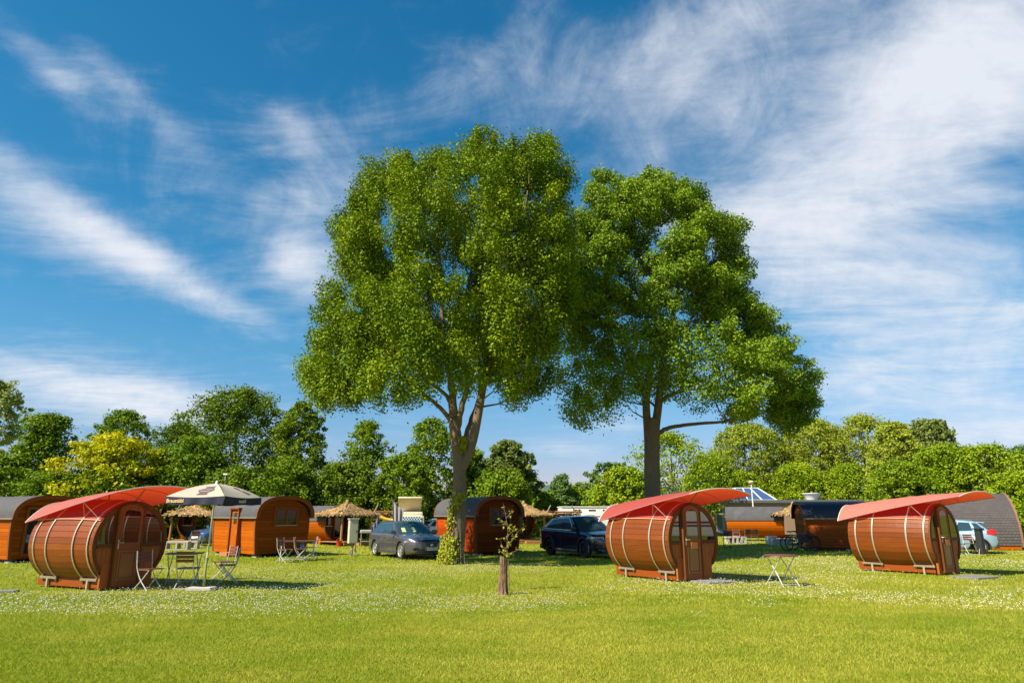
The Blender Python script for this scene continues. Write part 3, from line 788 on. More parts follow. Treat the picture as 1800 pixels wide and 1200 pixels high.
# ------------------------------------------------------------------ sleeping barrels with red awnings
def barrel(label, x, y, phi, sign=False):
    t = thing('sleeping_barrel', label, 'sleeping barrel', (x, y, 0), phi, 'sleeping barrels under red awnings')
    L, R0, BU, ZC = 2.41, .955, .055, 1.035
    rad = lambda yy: R0 + BU * sin(pi * min(1, max(0, yy / L)))
    # staves
    mb = MB(); N = 44; ny = 8
    for i in range(N):
        a0, a1 = 2 * pi * i / N, 2 * pi * (i + 1) / N; g = .0055; var = random.random()
        prof = [(a0, -.011), (a0 + g, 0), (a1 - g, 0), (a1, -.011)]
        vs = []
        for k in range(ny + 1):
            yy = L * k / ny
            for a, dr in prof:
                r = rad(yy) + dr; vs.append((r * cos(a), yy, ZC + r * sin(a)))
        fs = [(k * 4 + j, k * 4 + j + 1, k * 4 + j + 5, k * 4 + j + 4) for k in range(ny) for j in range(3)]
        mb.add(vs, fs, var)
    mb.build('stave_shell', WOOD_STAVE, t)
    # front rim, back disc
    mb = MB(); n = 64
    mb.grid(lambda u, v: ((lambda a, q: (q[0] * cos(a), q[1], ZC + q[0] * sin(a)))(RAD(-41 + 262 * u), [(R0 - .006, .03), (R0 + .006, 0), (R0 + .004, -.03), (R0 - .085, -.03), (R0 - .087, .12)][min(4, int(round(v * 4)))])), n, 4)
    mb.build('rim', WOOD_RIM, t)
    mb = MB(); mb.prism([(( R0 - .01) * cos(2 * pi * i / 48), ZC + (R0 - .01) * sin(2 * pi * i / 48)) for i in range(48)], L - .04, L + .01)
    mb.build('back_wall', WOOD_FRONT, t)
    # front wall: boards inside the rim, and the plinth that goes down to the grass
    mb = MB(); rw = R0 - .04
    bw = .115; x0 = -rw
    while x0 < rw:
        a, b_ = max(x0, -rw + .002), min(x0 + bw - .006, rw - .002)
        pts = [(q, ZC + sqrt(max(0, rw * rw - q * q))) for q in (a, (a + b_) / 2, b_)]
        low = [(q, ZC - sqrt(max(0, rw * rw - q * q))) for q in (b_, (a + b_) / 2, a)]
        mb.prism(low + pts, .0, .05, var=random.random()); x0 += bw
    mb.build('front_wall', WOOD_FRONT, t)
    mb = MB()
    for k in range(6):
        mb.box((-.55 + .22 * k, .018, .325), (.216, .06, .57), var=random.random())
    mb.build('front_plinth', WOOD_FRONT, t)
    mb = MB()
    mb.box((0, L / 2 + .03, .20), (1.24, L - .14, .30), bev=.012)
    mb.build('base_box', mat('base_box_wood', (.23, .050, .005), .5, spec=.25, vary=.15, vscale=3, stretch=(6, 1, 6), coat=.1), t)
    mb = MB()
    mb.box((0, L / 2, .05), (.9, L - .4, .04)); mb.build('ground_bearer', WOOD_DARK, t)
    # windows either side of the door
    dx, dw = -.10, .315
    ri = rw - .045; sill = ZC - .03
    def side_window(s):
        xe = (dx - dw - .05) if s < 0 else (dx + dw + .05)
        h = sqrt(ri * ri - xe * xe); a_lo = math.degrees(math.asin((sill - ZC) / ri)); a_hi = math.degrees(math.asin(h / ri))
        A = arc(0, ZC, ri, ri, a_lo, a_hi, 14)
        if s < 0: A = [(-p, q) for p, q in A]
        poly = A + [(xe, sill)]
        fr = MB(); inn = shrink(poly, .032); fr.band(poly, inn, -.028, .01)
        f = fr.build('window', WOOD_RIM, t)
        g = MB(); g.prism(shrink(poly, .026), -.016, -.006); g.build('pane', GLASS_B, f)
    side_window(-1); side_window(1)
    mb = MB(); mb.box((0, -.01, sill - .035), (2 * ri * .97, .05, .05)); mb.build('sill', WOOD_RIM, t)
    # door with arched top
    zb, zt = .075, ZC + sqrt((rw - .03) ** 2 - (abs(dx) + dw) ** 2) + .0
    def arch(hw, z0, zs, rise, n=12): return [(dx - hw, z0), (dx + hw, z0)] + [(dx + hw * cos(pi * i / n), zs + rise * sin(pi * i / n)) for i in range(n + 1)]
    D = MB(); outer = arch(dw, zb, zt - .05, .16); D.prism(outer, -.075, .05)
    d = D.build('door', WOOD_DOOR, t)
    mb = MB(); o2 = arch(dw + .035, zb - .0, zt - .05, .19); mb.band(o2[1:] + [o2[0]], outer[1:] + [outer[0]], -.09, .055, closed=False); mb.build('door_frame', WOOD_RIM, t)
    po = arch(dw - .065, ZC - .02, zt - .11, .15)
    mb = MB(); mb.band(po, shrink(po, .035), -.092, -.07); mb.build('glazing_bead', WOOD_DOOR, d)
    mb = MB(); mb.prism(shrink(po, .03), -.084, -.0765); mb.build('pane', GLASS_B, d)
    pl = [(dx - dw + .085, zb + .14), (dx + dw - .085, zb + .14), (dx + dw - .085, ZC - .17), (dx - dw + .085, ZC - .17)]
    mb = MB(); mb.band(pl, shrink(pl, .03), -.095, -.07); mb.prism(shrink(pl, .06), -.086, -.07)
    mb.build('door_panel', mat('door_panel_wood', (.27, .10, .03), .4, vary=.25, vscale=4, stretch=(8, 2, 1), coat=.2), d)
    mb = MB(); mb.box((dx - dw + .045, -.085, ZC - .02), (.03, .016, .2)); mb.tube([(dx - dw + .045, -.09, ZC + .02), (dx - dw + .045, -.13, ZC + .02), (dx - dw + .15, -.135, ZC + .02)], .012, 8)
    mb.build('handle', STEEL, d)
    if sign:
        mb = MB(); mb.box((dx + .03, -.098, ZC - .13), (.25, .012, .17), bev=.004)
        mb.build('number_board', mat('orange_board', (.62, .20, .03), .5, vary=.15, vscale=6), d)
    # red cover over the upper third with its pale edge
    mb = MB(); A0 = 33
    mb.grid(lambda u, v: ((lambda a, yy: ((rad(yy) + .014) * cos(a), yy, ZC + (rad(yy) + .014) * sin(a)))(RAD(A0 + (180 - 2 * A0) * u), -.012 + (L + .024) * v)), 26, 10)
    cov = mb.build('roof_cover', RED_COVER, t, smooth=True, solid=.008)
    for a in (A0, 180 - A0):
        mb = MB(); mb.tube([((rad(L * k / 10) + .02) * cos(RAD(a)), L * k / 10, ZC + (rad(L * k / 10) + .02) * sin(RAD(a))) for k in range(11)], .016, 6)
        mb.build('edge_batten', mat('batten_wood', (.52, .26, .14), .6, vary=.2), cov)
    # hoops, turnbuckles, channels and legs
    for yy in (.13, .62, 1.62, 2.16):
        mb = MB(); r = rad(yy) + .02
        prof = [(-.024, 0), (-.020, .007), (.020, .007), (.024, 0)]
        mb.grid(lambda u, v: ((lambda a, q: ((r + q[1]) * cos(a), yy + q[0], ZC + (r + q[1]) * sin(a)))(RAD(-48 + 276 * u), prof[min(3, int(round(v * 3)))])), 54, 3)
        hp = mb.build('hoop', STEEL, t)
        for a in (-50, 230):
            mb = MB(); ca, sa = cos(RAD(a)), sin(RAD(a))
            mb.tube([(r * ca, yy, ZC + r * sa + .05), ((r - .0) * ca * 1.0, yy, ZC + r * sa - .04), (r * ca * .97, yy, ZC + r * sa - .11)], [.018, .03, .012], 8)
            mb.build('turnbuckle', STEEL_D, hp)
    for s in (-1, 1):
        ex, ez = s * (R0 + .07) * cos(RAD(50)), ZC - (R0 + .05) * sin(RAD(50)) - .03
        for ya, yb in ((.08, .67), (1.57, 2.21)):
            mb = MB(); mb.box((ex, (ya + yb) / 2, ez), (.05, yb - ya, .055), bev=.006); ch = mb.build('hoop_channel', STEEL_D, t)
            mb = MB(); mb.box((ex, (ya + yb) / 2 + .02, ez / 2 - .02), (.055, .055, ez + .02), rx=0); mb.build('leg', STEEL, t)
    # awning: an arched sail that climbs from the back to a raised front visor
    ob, of, wb, wf, zb_, zf, sb, sf = 2.72, -1.05, .93, 1.20, 1.50, 2.19, .50, .155
    def sail(u, v, dz=0.0):
        q = 2 * u - 1; yy = ob + (of - ob) * v
        w = wb + (wf - wb) * v; sg = sb + (sf - sb) * v ** 1.1
        edge = zb_ + (zf - zb_) * v + .05 * sin(pi * v)
        sagw = .02 * sin(v * 6 * pi) ** 2
        w -= .05 * sin(pi * v)
        return Vector((w * q, yy - .10 * (1 - q * q) * (v - .5) * 2, edge + sg * (1 - abs(q) ** 2.2) - sagw * (1 - abs(q)) * .5 + dz))
    aw = thing('red_awning', AWN[label], 'awning', (x, y, 0), phi, 'red awnings over the sleeping barrels')
    mb = MB(); mb.grid(lambda u, v: sail(u, v), 24, 30)
    mb.build('canopy', AWN_CLOTH[LB.index(label)], aw, smooth=True)
    for v in (0.0, 1.0):
        mb = MB(); mb.tube([sail(k / 20, v) for k in range(21)], .016, 6)
        mb.build('end_hoop', mat('awning_rod', (.62, .50, .42), .5), aw)
    for v in (.25, .5, .75):
        mb = MB(); mb.tube([sail(k / 20, v, -.006) for k in range(21)], .007, 5)
        mb.build('seam', mat('seam_tape', (.40, .05, .035), .7), aw)
    for u in (0.0, 1.0):
        mb = MB(); mb.tube([sail(u, k / 24) for k in range(25)], .012, 6)
        mb.build('hem', mat('awning_hem', (.34, .14, .16), .6), aw)
    for s in (0.0, 1.0):
        for v, yy in ((.02, 2.2), (.62, .14), (.62, .62)):
            mb = MB(); e = sail(s, v); sx = -1 if s == 0 else 1
            rr = rad(yy) + .02; mb.tube([e, (sx * rr * cos(RAD(36)), yy, ZC + rr * sin(RAD(36)))], .008, 5); mb.build('guy_rope', ROPE, aw)
    for v in (.08, .45, .78):      # props from the barrel crown up to the sail
        e = sail(.5, v); yy = min(max(e.y, .06), L - .05)
        mb = MB(); mb.tube([(0, yy, ZC + rad(yy) - .02), e + Vector((0, 0, -.01))], .016, 6); mb.build('prop', STEEL_D, aw)
    return t

LB = ['wooden sleeping barrel nearest the parasol, leftmost of the three under red awnings', 'wooden sleeping barrel in the middle, beside the black car', 'wooden sleeping barrel at the right, with the light blue hatchback behind it']
AWN = {LB[0]: 'red arched awning over the sleeping barrel nearest the parasol', LB[1]: 'red arched awning over the middle sleeping barrel beside the black car', LB[2]: 'red arched awning on the right in front of the grey shingled pod'}
barrel(LB[0], -9.156, 17.073, RAD(64))
barrel(LB[1], 4.826, 18.939, RAD(34), True)
barrel(LB[2], 12.828, 21.056, RAD(35.5), True)

# ------------------------------------------------------------------ arched camping cabins
def boards(mb, fn, z0, z1, h, w0, w1, depth=.012):
    """horizontal boards; fn(s, z, d) -> point; w0(z), w1(z) the ends of the wall at height z"""
    z = z0
    while z < z1 - .01:
        za, zb = z, min(z + h, z1); g = .009; var = random.random()
        rows = [(za, -depth), (za + g, 0), (zb - g, 0), (zb, -depth)]
        vs = []
        for q, dd in rows: vs += [fn(w0(q), q, dd), fn(w1(q), q, dd)]
        mb.add(vs, [(0, 1, 3, 2), (2, 3, 5, 4), (4, 5, 7, 6)], var); z += h

def cabin(name, label, x, y, phi, L=3.7, W=2.4, H=2.40, eave=1.64, roofm=BITUMEN, front='window', wall_m=None, front_m=None, side_door=True, z0=.13, group='arched wooden cabins', bulge=.07, ov=.22):
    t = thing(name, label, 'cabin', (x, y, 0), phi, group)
    wall_m = wall_m or WOOD_CAB; front_m = front_m or WOOD_CABF
    def hw(z):
        if z <= eave: return W / 2 - .06 + bulge * sin(pi * .62 * (z - z0) / (eave - z0)) + .02 * (z - z0) / (eave - z0)
        k = min(1, (z - eave) / (H - .05 - eave)); return (W / 2 - .0) * (1 - k ** 2.1) ** (1 / 2.1)
    for s in (-1, 1):
        mb = MB(); boards(mb, lambda a, z, d: (s * (hw(z) + d), a, z), z0, eave, .135, lambda z: .02, lambda z: L - .02)
        # a thin lining behind keeps the wall solid
        mb.grid(lambda u, v: (s * (hw(z0 + (eave - z0) * v) - .03), .03 + (L - .06) * u, z0 + (eave - z0) * v), 1, 6, .3)
        mb.build('side_wall', wall_m, t)
    for fy, sg in ((0, -1), (L, 1)):
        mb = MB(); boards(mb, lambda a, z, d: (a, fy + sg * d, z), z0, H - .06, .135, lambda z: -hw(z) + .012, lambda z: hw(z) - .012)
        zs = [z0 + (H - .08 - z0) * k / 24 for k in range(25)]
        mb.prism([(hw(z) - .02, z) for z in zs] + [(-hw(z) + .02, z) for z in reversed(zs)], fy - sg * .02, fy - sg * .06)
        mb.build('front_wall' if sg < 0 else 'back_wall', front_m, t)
    # roof shell
    def rp(a, r):
        c_, s_ = cos(a), sin(a); ex = 2 / 2.5
        return ((W / 2 + .06 + r) * abs(c_) ** ex * (1 if c_ >= 0 else -1), eave - .07 + (H - eave + .07 + r) * abs(s_) ** ex)
    mb = MB(); n = 28
    O = [rp(pi * i / n, .06) for i in range(n + 1)]; I = [rp(pi * i / n, .0) for i in range(n + 1)]
    mb.band(O, I, -ov, L + .12, closed=False)
    rf = mb.build('roof', roofm, t, smooth=True, auto=35)
    mb = MB()
    O2 = [rp(pi * i / n, .07) for i in range(n + 1)]; I2 = [rp(pi * i / n, -.08) for i in range(n + 1)]
    for ya, yb in ((-ov - .03, -ov + .012), (L + .11, L + .14)):
        mb = MB(); mb.band(O2, I2, ya, yb, closed=False); mb.build('verge_board', WOOD_TRIM if roofm is not TARP_NAVY else TARP_NAVY, rf)
    for s in (-1, 1):
        mb = MB(); mb.box((s * (W / 2 + .125), L / 2 - .05, eave - .065), (.03, L + ov + .1, .045)); mb.build('eave_strip', STEEL_D, rf)
    # corner boards and floor bearers
    for s in (-1, 1):
        for fy in (-.012, L + .012):
            mb = MB(); mb.grid(lambda u, v: (s * (hw(z0 + (eave - z0) * v) + .016 - .0 * u), fy + (.10 * u if fy < 0 else -.10 * u), z0 + (eave - z0) * v), 1, 8); mb.grid(lambda u, v: (s * (hw(z0 + (eave - z0) * v) + .016 - .10 * u), fy, z0 + (eave - z0) * v), 1, 8)
            mb.build('corner_board', WOOD_TRIM, t)
    for s in (-1, 1):
        mb = MB(); mb.box((s * (W / 2 - .28), L / 2, .10), (.12, L - .1, .10)); mb.build('bearer', WOOD_DARK, t)
        for fy in (.25, L / 2, L - .25):
            mb = MB(); mb.box((s * (W / 2 - .28), fy, .035), (.26, .34, .09), bev=.008); mb.build('footing_slab', CONCRETE, t)
    zw0, zw1, ww = 1.18, 2.02, .58
    def casement(cx, yy, sg, w, za, zb, leaves=2):
        out = [(cx - w, za), (cx + w, za), (cx + w, zb), (cx - w, zb)]
        mb = MB(); mb.band(out, shrink(out, .09), yy - .05, yy + .02); f = mb.build('window', WOOD_TRIM, t)
        for k in range(leaves):
            a = cx - w + .09 + (2 * w - .18) * k / leaves; b_ = cx - w + .09 + (2 * w - .18) * (k + 1) / leaves
            o2 = [(a + .004, za + .094), (b_ - .004, za + .094), (b_ - .004, zb - .094), (a + .004, zb - .094)]
            mb = MB(); mb.band(o2, shrink(o2, .05), yy - .065, yy + .015); mb.build('casement', WOOD_TRIM, f)
            mb = MB(); mb.prism(shrink(o2, .045), yy - .04, yy - .03); mb.build('pane', GLASS, f)
        mb = MB(); mb.box((cx, yy - .08, za + .085), (2 * w - .2, .05, .02)); mb.build('sill', STEEL, f)
    if front == 'window': casement(.12, -.0, -1, ww, zw0, zw1)
    if front == 'open':
        out = [(-.80, .22), (.35, .22), (.35, 1.98), (-.80, 1.98)]
        mb = MB(); mb.band(out, shrink(out, .10), -.06, .02); f = mb.build('door_frame', WOOD_TRIM, t)
        mb = MB(); mb.prism(shrink(out, .095), -.016, -.010); mb.build('doorway_shade_panel', mat('interior_shade', (.012, .009, .010), .9), f)  # near-black panel on the closed wall, painted as the shade of the room
        mb = MB(); mb.box((-.22, -.03, .78), (.94, .05, .15), bev=.02); mb.box((-.22, -.026, .93), (.9, .04, .13), bev=.02); mb.build('bedding', mat('blue_bedding', (.14, .17, .34), .8, vary=.15), f)
    if side_door:       # on the sunny side wall, with a projecting frame
        s = -1; yc = L * .42
        mb = MB()
        for q in (-.36, .36): mb.box((s * (W / 2 + .10), yc + q, (z0 + 1.95) / 2), (.16, .06, 1.95 - z0))
        mb.box((s * (W / 2 + .0), yc, 1.96), (.42, .84, .05)); f = mb.build('door_frame', WOOD_TRIM, t)
        mb = MB(); mb.box((s * (W / 2 + .085), yc, 1.05), (.05, .66, 1.80)); d = mb.build('door', wall_m, t)
        mb = MB(); mb.box((s * (W / 2 + .114), yc, 1.56), (.012, .26, .46)); mb.build('pane', GLASS, d)
        mb = MB(); mb.box((s * (W / 2 + .12), yc - .24, 1.02), (.05, .03, .16)); mb.build('handle', STEEL, d)
        mb = MB(); mb.box((s * (W / 2 + .34), yc, .10), (.34, .7, .16), bev=.01); mb.build('door_step', WOOD_POST, t)
    return t

def front_left_to_origin(px, py, W, phi, off=.1):
    """ground point of the front left corner -> cabin origin (middle of the front)"""
    gx, gy = ground_at(px, py); return gx + cos(phi) * (W / 2 - off), gy + sin(phi) * (W / 2 - off)

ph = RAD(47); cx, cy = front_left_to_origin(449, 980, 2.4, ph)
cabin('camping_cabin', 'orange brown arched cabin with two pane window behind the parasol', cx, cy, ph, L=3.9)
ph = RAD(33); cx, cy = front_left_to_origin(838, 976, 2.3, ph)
cabin('camping_cabin', 'red brown arched cabin behind the forked trunk of the tallest maple', cx, cy, ph, L=3.6, W=2.3, H=2.44, eave=1.70, side_door=False, wall_m=mat('red_cabin_wood', (.34, .042, .002), .7, spec=.1, attr=.25, vary=.25, vscale=4, stretch=(1.2, 1.2, 9), bump=.3, bscale=8), front_m=mat('shaded_front_wood', (.19, .034, .005), .7, spec=.1, attr=.25, vary=.25, vscale=4, stretch=(1.2, 1.2, 9), bump=.3))  # front boards repeat the red wood darker, their shade put into the colour
ph = RAD(60); cx, cy = front_left_to_origin(12, 990, 2.5, ph)
cabin('camping_cabin', 'arched cabin at the left edge with open door and blue bedding inside', cx, cy, ph, L=3.9, W=2.4, H=2.34, eave=1.62, front='open', side_door=False)
ph = RAD(80); gx, gy = ground_at(1421, 967)
cx, cy = gx + cos(ph) * 1.15 + sin(ph) * 3.9, gy + sin(ph) * 1.15 - cos(ph) * 3.9
cabin('camping_cabin', 'dark roofed cabin with board wall behind the leaning bicycles', cx, cy, ph, L=3.9, W=2.4, H=2.30, eave=1.58, roofm=TARP_NAVY, side_door=False, wall_m=mat('shaded_cabin_wood', (.34, .072, .012), .7, spec=.1, attr=.25, vary=.25, vscale=4, stretch=(1.2, 1.2, 9), bump=.3), bulge=.0)

# ------------------------------------------------------------------ shingled pod (pointed arch to the ground)
def shingle_pod(label, x, y, phi, L=3.5, W=2.9, H=2.78):
    t = thing('shingled_pod', label, 'cabin', (x, y, 0), phi)
    def side(k): # 0 bottom .. 1 ridge
        a = k * pi / 2
        return W / 2 * (cos(a) ** .9 if k < 1 else 0) + .10 * sin(pi * k * .9), .22 + (H - .22) * (.55 * sin(a) + .45 * k)
    rows = 24
    for s in (-1, 1):
        mb = MB()
        for r in range(rows):
            n = 20; off = .5 * (r % 2)
            for c_ in range(-1, n + 1):
                a, b_ = max(0, (c_ + off) / n), min(1, (c_ + 1 + off) / n)
                if b_ <= a: continue
                x0, z0 = side(r / rows); x1, z1 = side((r + 1) / rows)
                g = .004
                mb.add([(s * (x0 + .018), a * L + g, z0), (s * (x0 + .018), b_ * L - g, z0), (s * x1, b_ * L - g, z1), (s * x1, a * L + g, z1),
                        (s * (x0 - .02), a * L + g, z0), (s * (x0 - .02), b_ * L - g, z0)], [(0, 1, 2, 3), (4, 5, 1, 0)], random.random())
        mb.build('roof', SHINGLE, t)
        mb = MB(); mb.grid(lambda u, v: (s * (side(v)[0] - .03), L * u, side(v)[1] - .01), 1, 20); mb.build('lining', WOOD_DARK, t)
    prof = [side(k / 20) for k in range(21)]
    full = prof + [(-a, b) for a, b in reversed(prof[:-1])]
    inn = [(a * .94, .22 + (b - .22) * .955) for a, b in full]
    for yy in (0, L):
        mb = MB(); mb.prism(inn, yy + (.25 if yy == 0 else -.28), yy + (.29 if yy == 0 else -.25)); mb.build('front_wall' if yy == 0 else 'back_wall', WOOD_CABF, t)
        mb = MB(); mb.band([(a * 1.045, b * 1.01) for a, b in full], inn, yy - .05, yy + .04, closed=False); mb.build('verge_board', mat('verge_wood', (.20, .10, .07), .7, vary=.25), t)
    out = [(-.45, .26), (.45, .26), (.45, 2.0), (-.45, 2.0)]
    mb = MB(); mb.band(out, shrink(out, .09), .2, .26); d = mb.build('door', WOOD_TRIM, t)
    mb = MB(); mb.prism(shrink(out, .085), .225, .235); mb.build('pane', GLASS, d)
    mb = MB(); mb.box((0, L / 2, .12), (W - .05, L - .1, .18), bev=.01); mb.build('floor_frame', WOOD_CAB, t)
    return t
ph = RAD(72); gx, gy = ground_at(1800, 967)
shingle_pod('grey shingled pod with pointed arch roof at the right edge', gx + cos(ph) * 1.45, gy + sin(ph) * 1.45, ph)

# ------------------------------------------------------------------ round huts with thatched porches
def hut(label, x, y, phi, L=3.6, window=True, beam=3.6, phw=1.4, group='round wooden huts with thatched porches', thatch_w=1.35, flip=1):
    t = thing('round_hut', label, 'hut', (x, y, 0), phi, group)
    R, ZC = 1.0, 1.19
    N = 36; A0 = 8
    mb = MB()
    for i in range(N):
        a0, a1 = 360 * i / N, 360 * (i + 1) / N
        if A0 + 2 < (a0 + a1) / 2 < 178 - A0: continue
        v = random.random(); g = .35
        q = [(RAD(a0), R - .012), (RAD(a0 + g), R), (RAD(a1 - g), R), (RAD(a1), R - .012)]
        vs = [(r * cos(a), yy, ZC + r * sin(a)) for yy in (0, L) for a, r in q]
        mb.add(vs, [(j, j + 1, j + 5, j + 4) for j in range(3)], v)
    mb.build('stave_shell', WOOD_CAB, t)
    mb = MB(); n = 24
    O = [((R + .05) * cos(RAD(A0 + (180 - 2 * A0) * i / n)), ZC + (R + .05) * sin(RAD(A0 + (180 - 2 * A0) * i / n))) for i in range(n + 1)]
    I = [((R + .005) * cos(RAD(A0 + (180 - 2 * A0) * i / n)), ZC + (R + .005) * sin(RAD(A0 + (180 - 2 * A0) * i / n))) for i in range(n + 1)]
    mb.band(O, I, -.06, L + .05, closed=False); mb.build('roof', BITUMEN, t, smooth=True, auto=40)
    for yy in (1.0, 2.0, 3.0):
        mb = MB(); mb.grid(lambda u, v: ((R + .008) * cos(RAD(-62 + 68 * u)), yy - .012 + .024 * v, ZC + (R + .008) * sin(RAD(-62 + 68 * u))), 12, 1)
        mb.build('hoop', BLACK_MET, t)
    for yy, nm in ((.45, 'front_wall'), (L - .06, 'back_wall')):
        mb = MB()
        w = .14; x0 = -R + .02
        while x0 < R - .02:
            a, b_ = x0, min(x0 + w - .006, R - .02); r = R - .01
            tp = [(q, ZC + sqrt(max(0, r * r - q * q))) for q in (a, (a + b_) / 2, b_)]; lo = [(q, ZC - sqrt(max(0, r * r - q * q))) for q in (b_, (a + b_) / 2, a)]
            mb.prism(lo + tp, yy, yy + .04, var=random.random()); x0 += w
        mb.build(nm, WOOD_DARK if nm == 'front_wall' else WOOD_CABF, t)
    mb = MB(); rr = [(cos(2 * pi * i / 40), sin(2 * pi * i / 40)) for i in range(40)]
    mb.band([((R + .01) * a, ZC + (R + .01) * b) for a, b in rr], [((R - .06) * a, ZC + (R - .06) * b) for a, b in rr], -.03, .05); mb.build('rim', WOOD_TRIM, t)
    out = [(-.02, .32), (.58, .32), (.58, 1.86), (-.02, 1.86)]
    mb = MB(); mb.band(out, shrink(out, .09), .38, .45); d = mb.build('door', WOOD_CABF, t)
    mb = MB(); mb.prism(shrink(out, .085), .405, .415); mb.build('pane', GLASS, d)
    if window:
        o2 = [(-.74, 1.05), (-.16, 1.05), (-.16, 1.7), (-.74, 1.7)]
        mb = MB(); mb.band(o2, shrink(o2, .06), .39, .46); wn = mb.build('window', WOOD_CABF, t)
        mb = MB(); mb.prism(shrink(o2, .055), .41, .42); mb.build('pane', GLASS, wn)
        mb = MB(); mb.box((-.45, .37, 1.05), (.62, .06, .03)); mb.build('sill', STEEL, wn)
    for s in (-.75, .75):
        for yy in (.6, L - .5):
            mb = MB(); mb.box((s, yy, .17), (.16, .2, .36)); mb.build('foot', WOOD_CAB, t)
    mb = MB()
    for k in range(12): mb.box((-.95 + .173 * k, -.75, .20), (.165, 2.3, .04), var=random.random())
    mb.box((0, -1.86, .11), (2.0, .05, .14)); mb.build('deck', WOOD_POST, t)
    mb = MB(); mb.box((.2, -2.15, .09), (1.0, .4, .16), bev=.01); mb.build('deck_step', WOOD_POST, t)
    # thatched porch: posts, beams, hipped straw roof with ragged eaves
    py0, py1, pw = -1.65, .25, thatch_w - .30
    for sx in (-1, 1):
        mb = MB(); limb(mb, [(sx * pw, py0, -.05), (sx * pw + .03, py0, 1.1), (sx * pw, py0 + .03, 2.02)], .075, .06, 8); mb.build('post', WOOD_POST, t)
        mb = MB(); limb(mb, [(pw * sx - .10, py0 - .07, 1.40), (pw * sx + .12, py0 - .09, 1.75), (pw * sx + .42, py0 - .12, 2.28)], .06, .035, 7); mb.build('brace', WOOD_GREY, t)
    if beam:
        mb = MB(); mb.tube([(pw + beam, py0, -.05), (pw + beam, py0, 2.02)], .07, 8); mb.build('post', WOOD_POST, t)
        mb = MB(); limb(mb, [(pw + beam + .05, py0 - .07, 1.45), (pw + beam - .15, py0 - .09, 1.8), (pw + beam - .5, py0 - .12, 2.25)], .05, .03, 7); mb.build('brace', WOOD_GREY, t)
    mb = MB(); mb.tube([(-pw - .3, py0, 1.88), (pw + beam + .25, py0, 1.88)], .06, 8); mb.build('beam', WOOD_POST, t)
    mb = MB(); mb.tube([(-pw - .2, py1, 1.88), (pw + beam * .9, py1, 1.88)], .055, 8); mb.build('beam', WOOD_POST, t)
    ez, az = 1.76, 2.42; ap = Vector((0, -.75, az)); hw_, hd = thatch_w, 1.35
    V = []; vr = []
    cor = [Vector((-hw_, -.75 - hd, ez)), Vector((hw_, -.75 - hd, ez)), Vector((hw_, -.75 + hd, ez)), Vector((-hw_, -.75 + hd, ez))]
    mb = MB()
    for k in range(4):
        a, b_ = cor[k], cor[(k + 1) % 4]
        def fn(u, v): # v 0 eave .. 1 apex, slightly hollow
            p = a.lerp(b_, u).lerp(ap, v); return p + Vector((0, 0, -.10 * sin(pi * v) * .8))
        mb.grid(fn, 10, 6, .5)
    base = mb.build('thatch_roof', THATCH, t)
    pts, nr, tn = [], [], []
    rng = np.random.default_rng(5)
    Vs = []
    for k in range(4):
        a, b_ = cor[k], cor[(k + 1) % 4]; out_n = ((a + b_) / 2 - Vector((0, -.75, ez))).normalized()
        for _ in range(520):
            v = 1 - sqrt(random.random()); u = random.random()
            if random.random() < .25: v = 0.0
            p = a.lerp(b_, u).lerp(ap, v) + Vector((0, 0, -.08 * sin(pi * v) + .02))
            dn = (a.lerp(b_, u) - ap).normalized(); ln = random.uniform(.14, .3)
            sd = Vector((-out_n.y, out_n.x, 0)) * random.uniform(.03, .06)
            up = Vector((0, 0, random.uniform(.01, .05)))
            e = p + dn * ln + Vector((random.uniform(-.04, .04), random.uniform(-.04, .04), random.uniform(-.08, .03)))
            Vs += [p - sd + up, p + sd + up, e + sd * .6, e - sd * .6]
    np_mesh('straw_fringe', np.array([list(q) for q in Vs]), 4, rng.random(len(Vs) // 4), THATCH, base)
    mb = MB(); mb.lathe([(.14, az - .06), (.11, az + .06), (.05, az + .16), (0, az + .17)], 10, Matrix.Translation((0, -.75, 0))); mb.build('thatch_cap', THATCH, base)
    if beam:    # second, flat screen of reed slung under the long beam
        Vs = []
        for _ in range(1200):
            xx = pw + random.random() * beam; yy = py0 + random.random() * 1.9; zz = 1.82 - random.random() * .10 - (.22 * random.random() if random.random() < .35 else 0)
            d = Vector((random.uniform(-.2, .2), random.uniform(-.2, .2), random.uniform(-.10, .02))); sd = d.cross(Vector((0, 0, 1))).normalized() * .04
            p = Vector((xx, yy, zz)); Vs += [p - sd, p + sd, p + d + sd, p + d - sd]
        np_mesh('reed_screen', np.array([list(q) for q in Vs]), 4, rng.random(len(Vs) // 4), THATCH, t)
    return t

def place_front(px, py, phi, back):
    gx, gy = ground_at(px, py); return gx, gy
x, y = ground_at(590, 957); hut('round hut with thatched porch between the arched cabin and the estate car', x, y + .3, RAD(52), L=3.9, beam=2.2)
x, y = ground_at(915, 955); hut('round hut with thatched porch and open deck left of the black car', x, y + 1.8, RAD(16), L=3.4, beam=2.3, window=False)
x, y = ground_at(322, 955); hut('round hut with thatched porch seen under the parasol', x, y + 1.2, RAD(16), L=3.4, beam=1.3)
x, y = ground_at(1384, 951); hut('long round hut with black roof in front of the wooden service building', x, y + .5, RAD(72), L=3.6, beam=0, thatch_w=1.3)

# ------------------------------------------------------------------ cars
def paint(name, col, metal=.35, rough=.28):
    return mat(name, col, rough, metal=metal, vary=.05, vscale=2, coat=1.0)

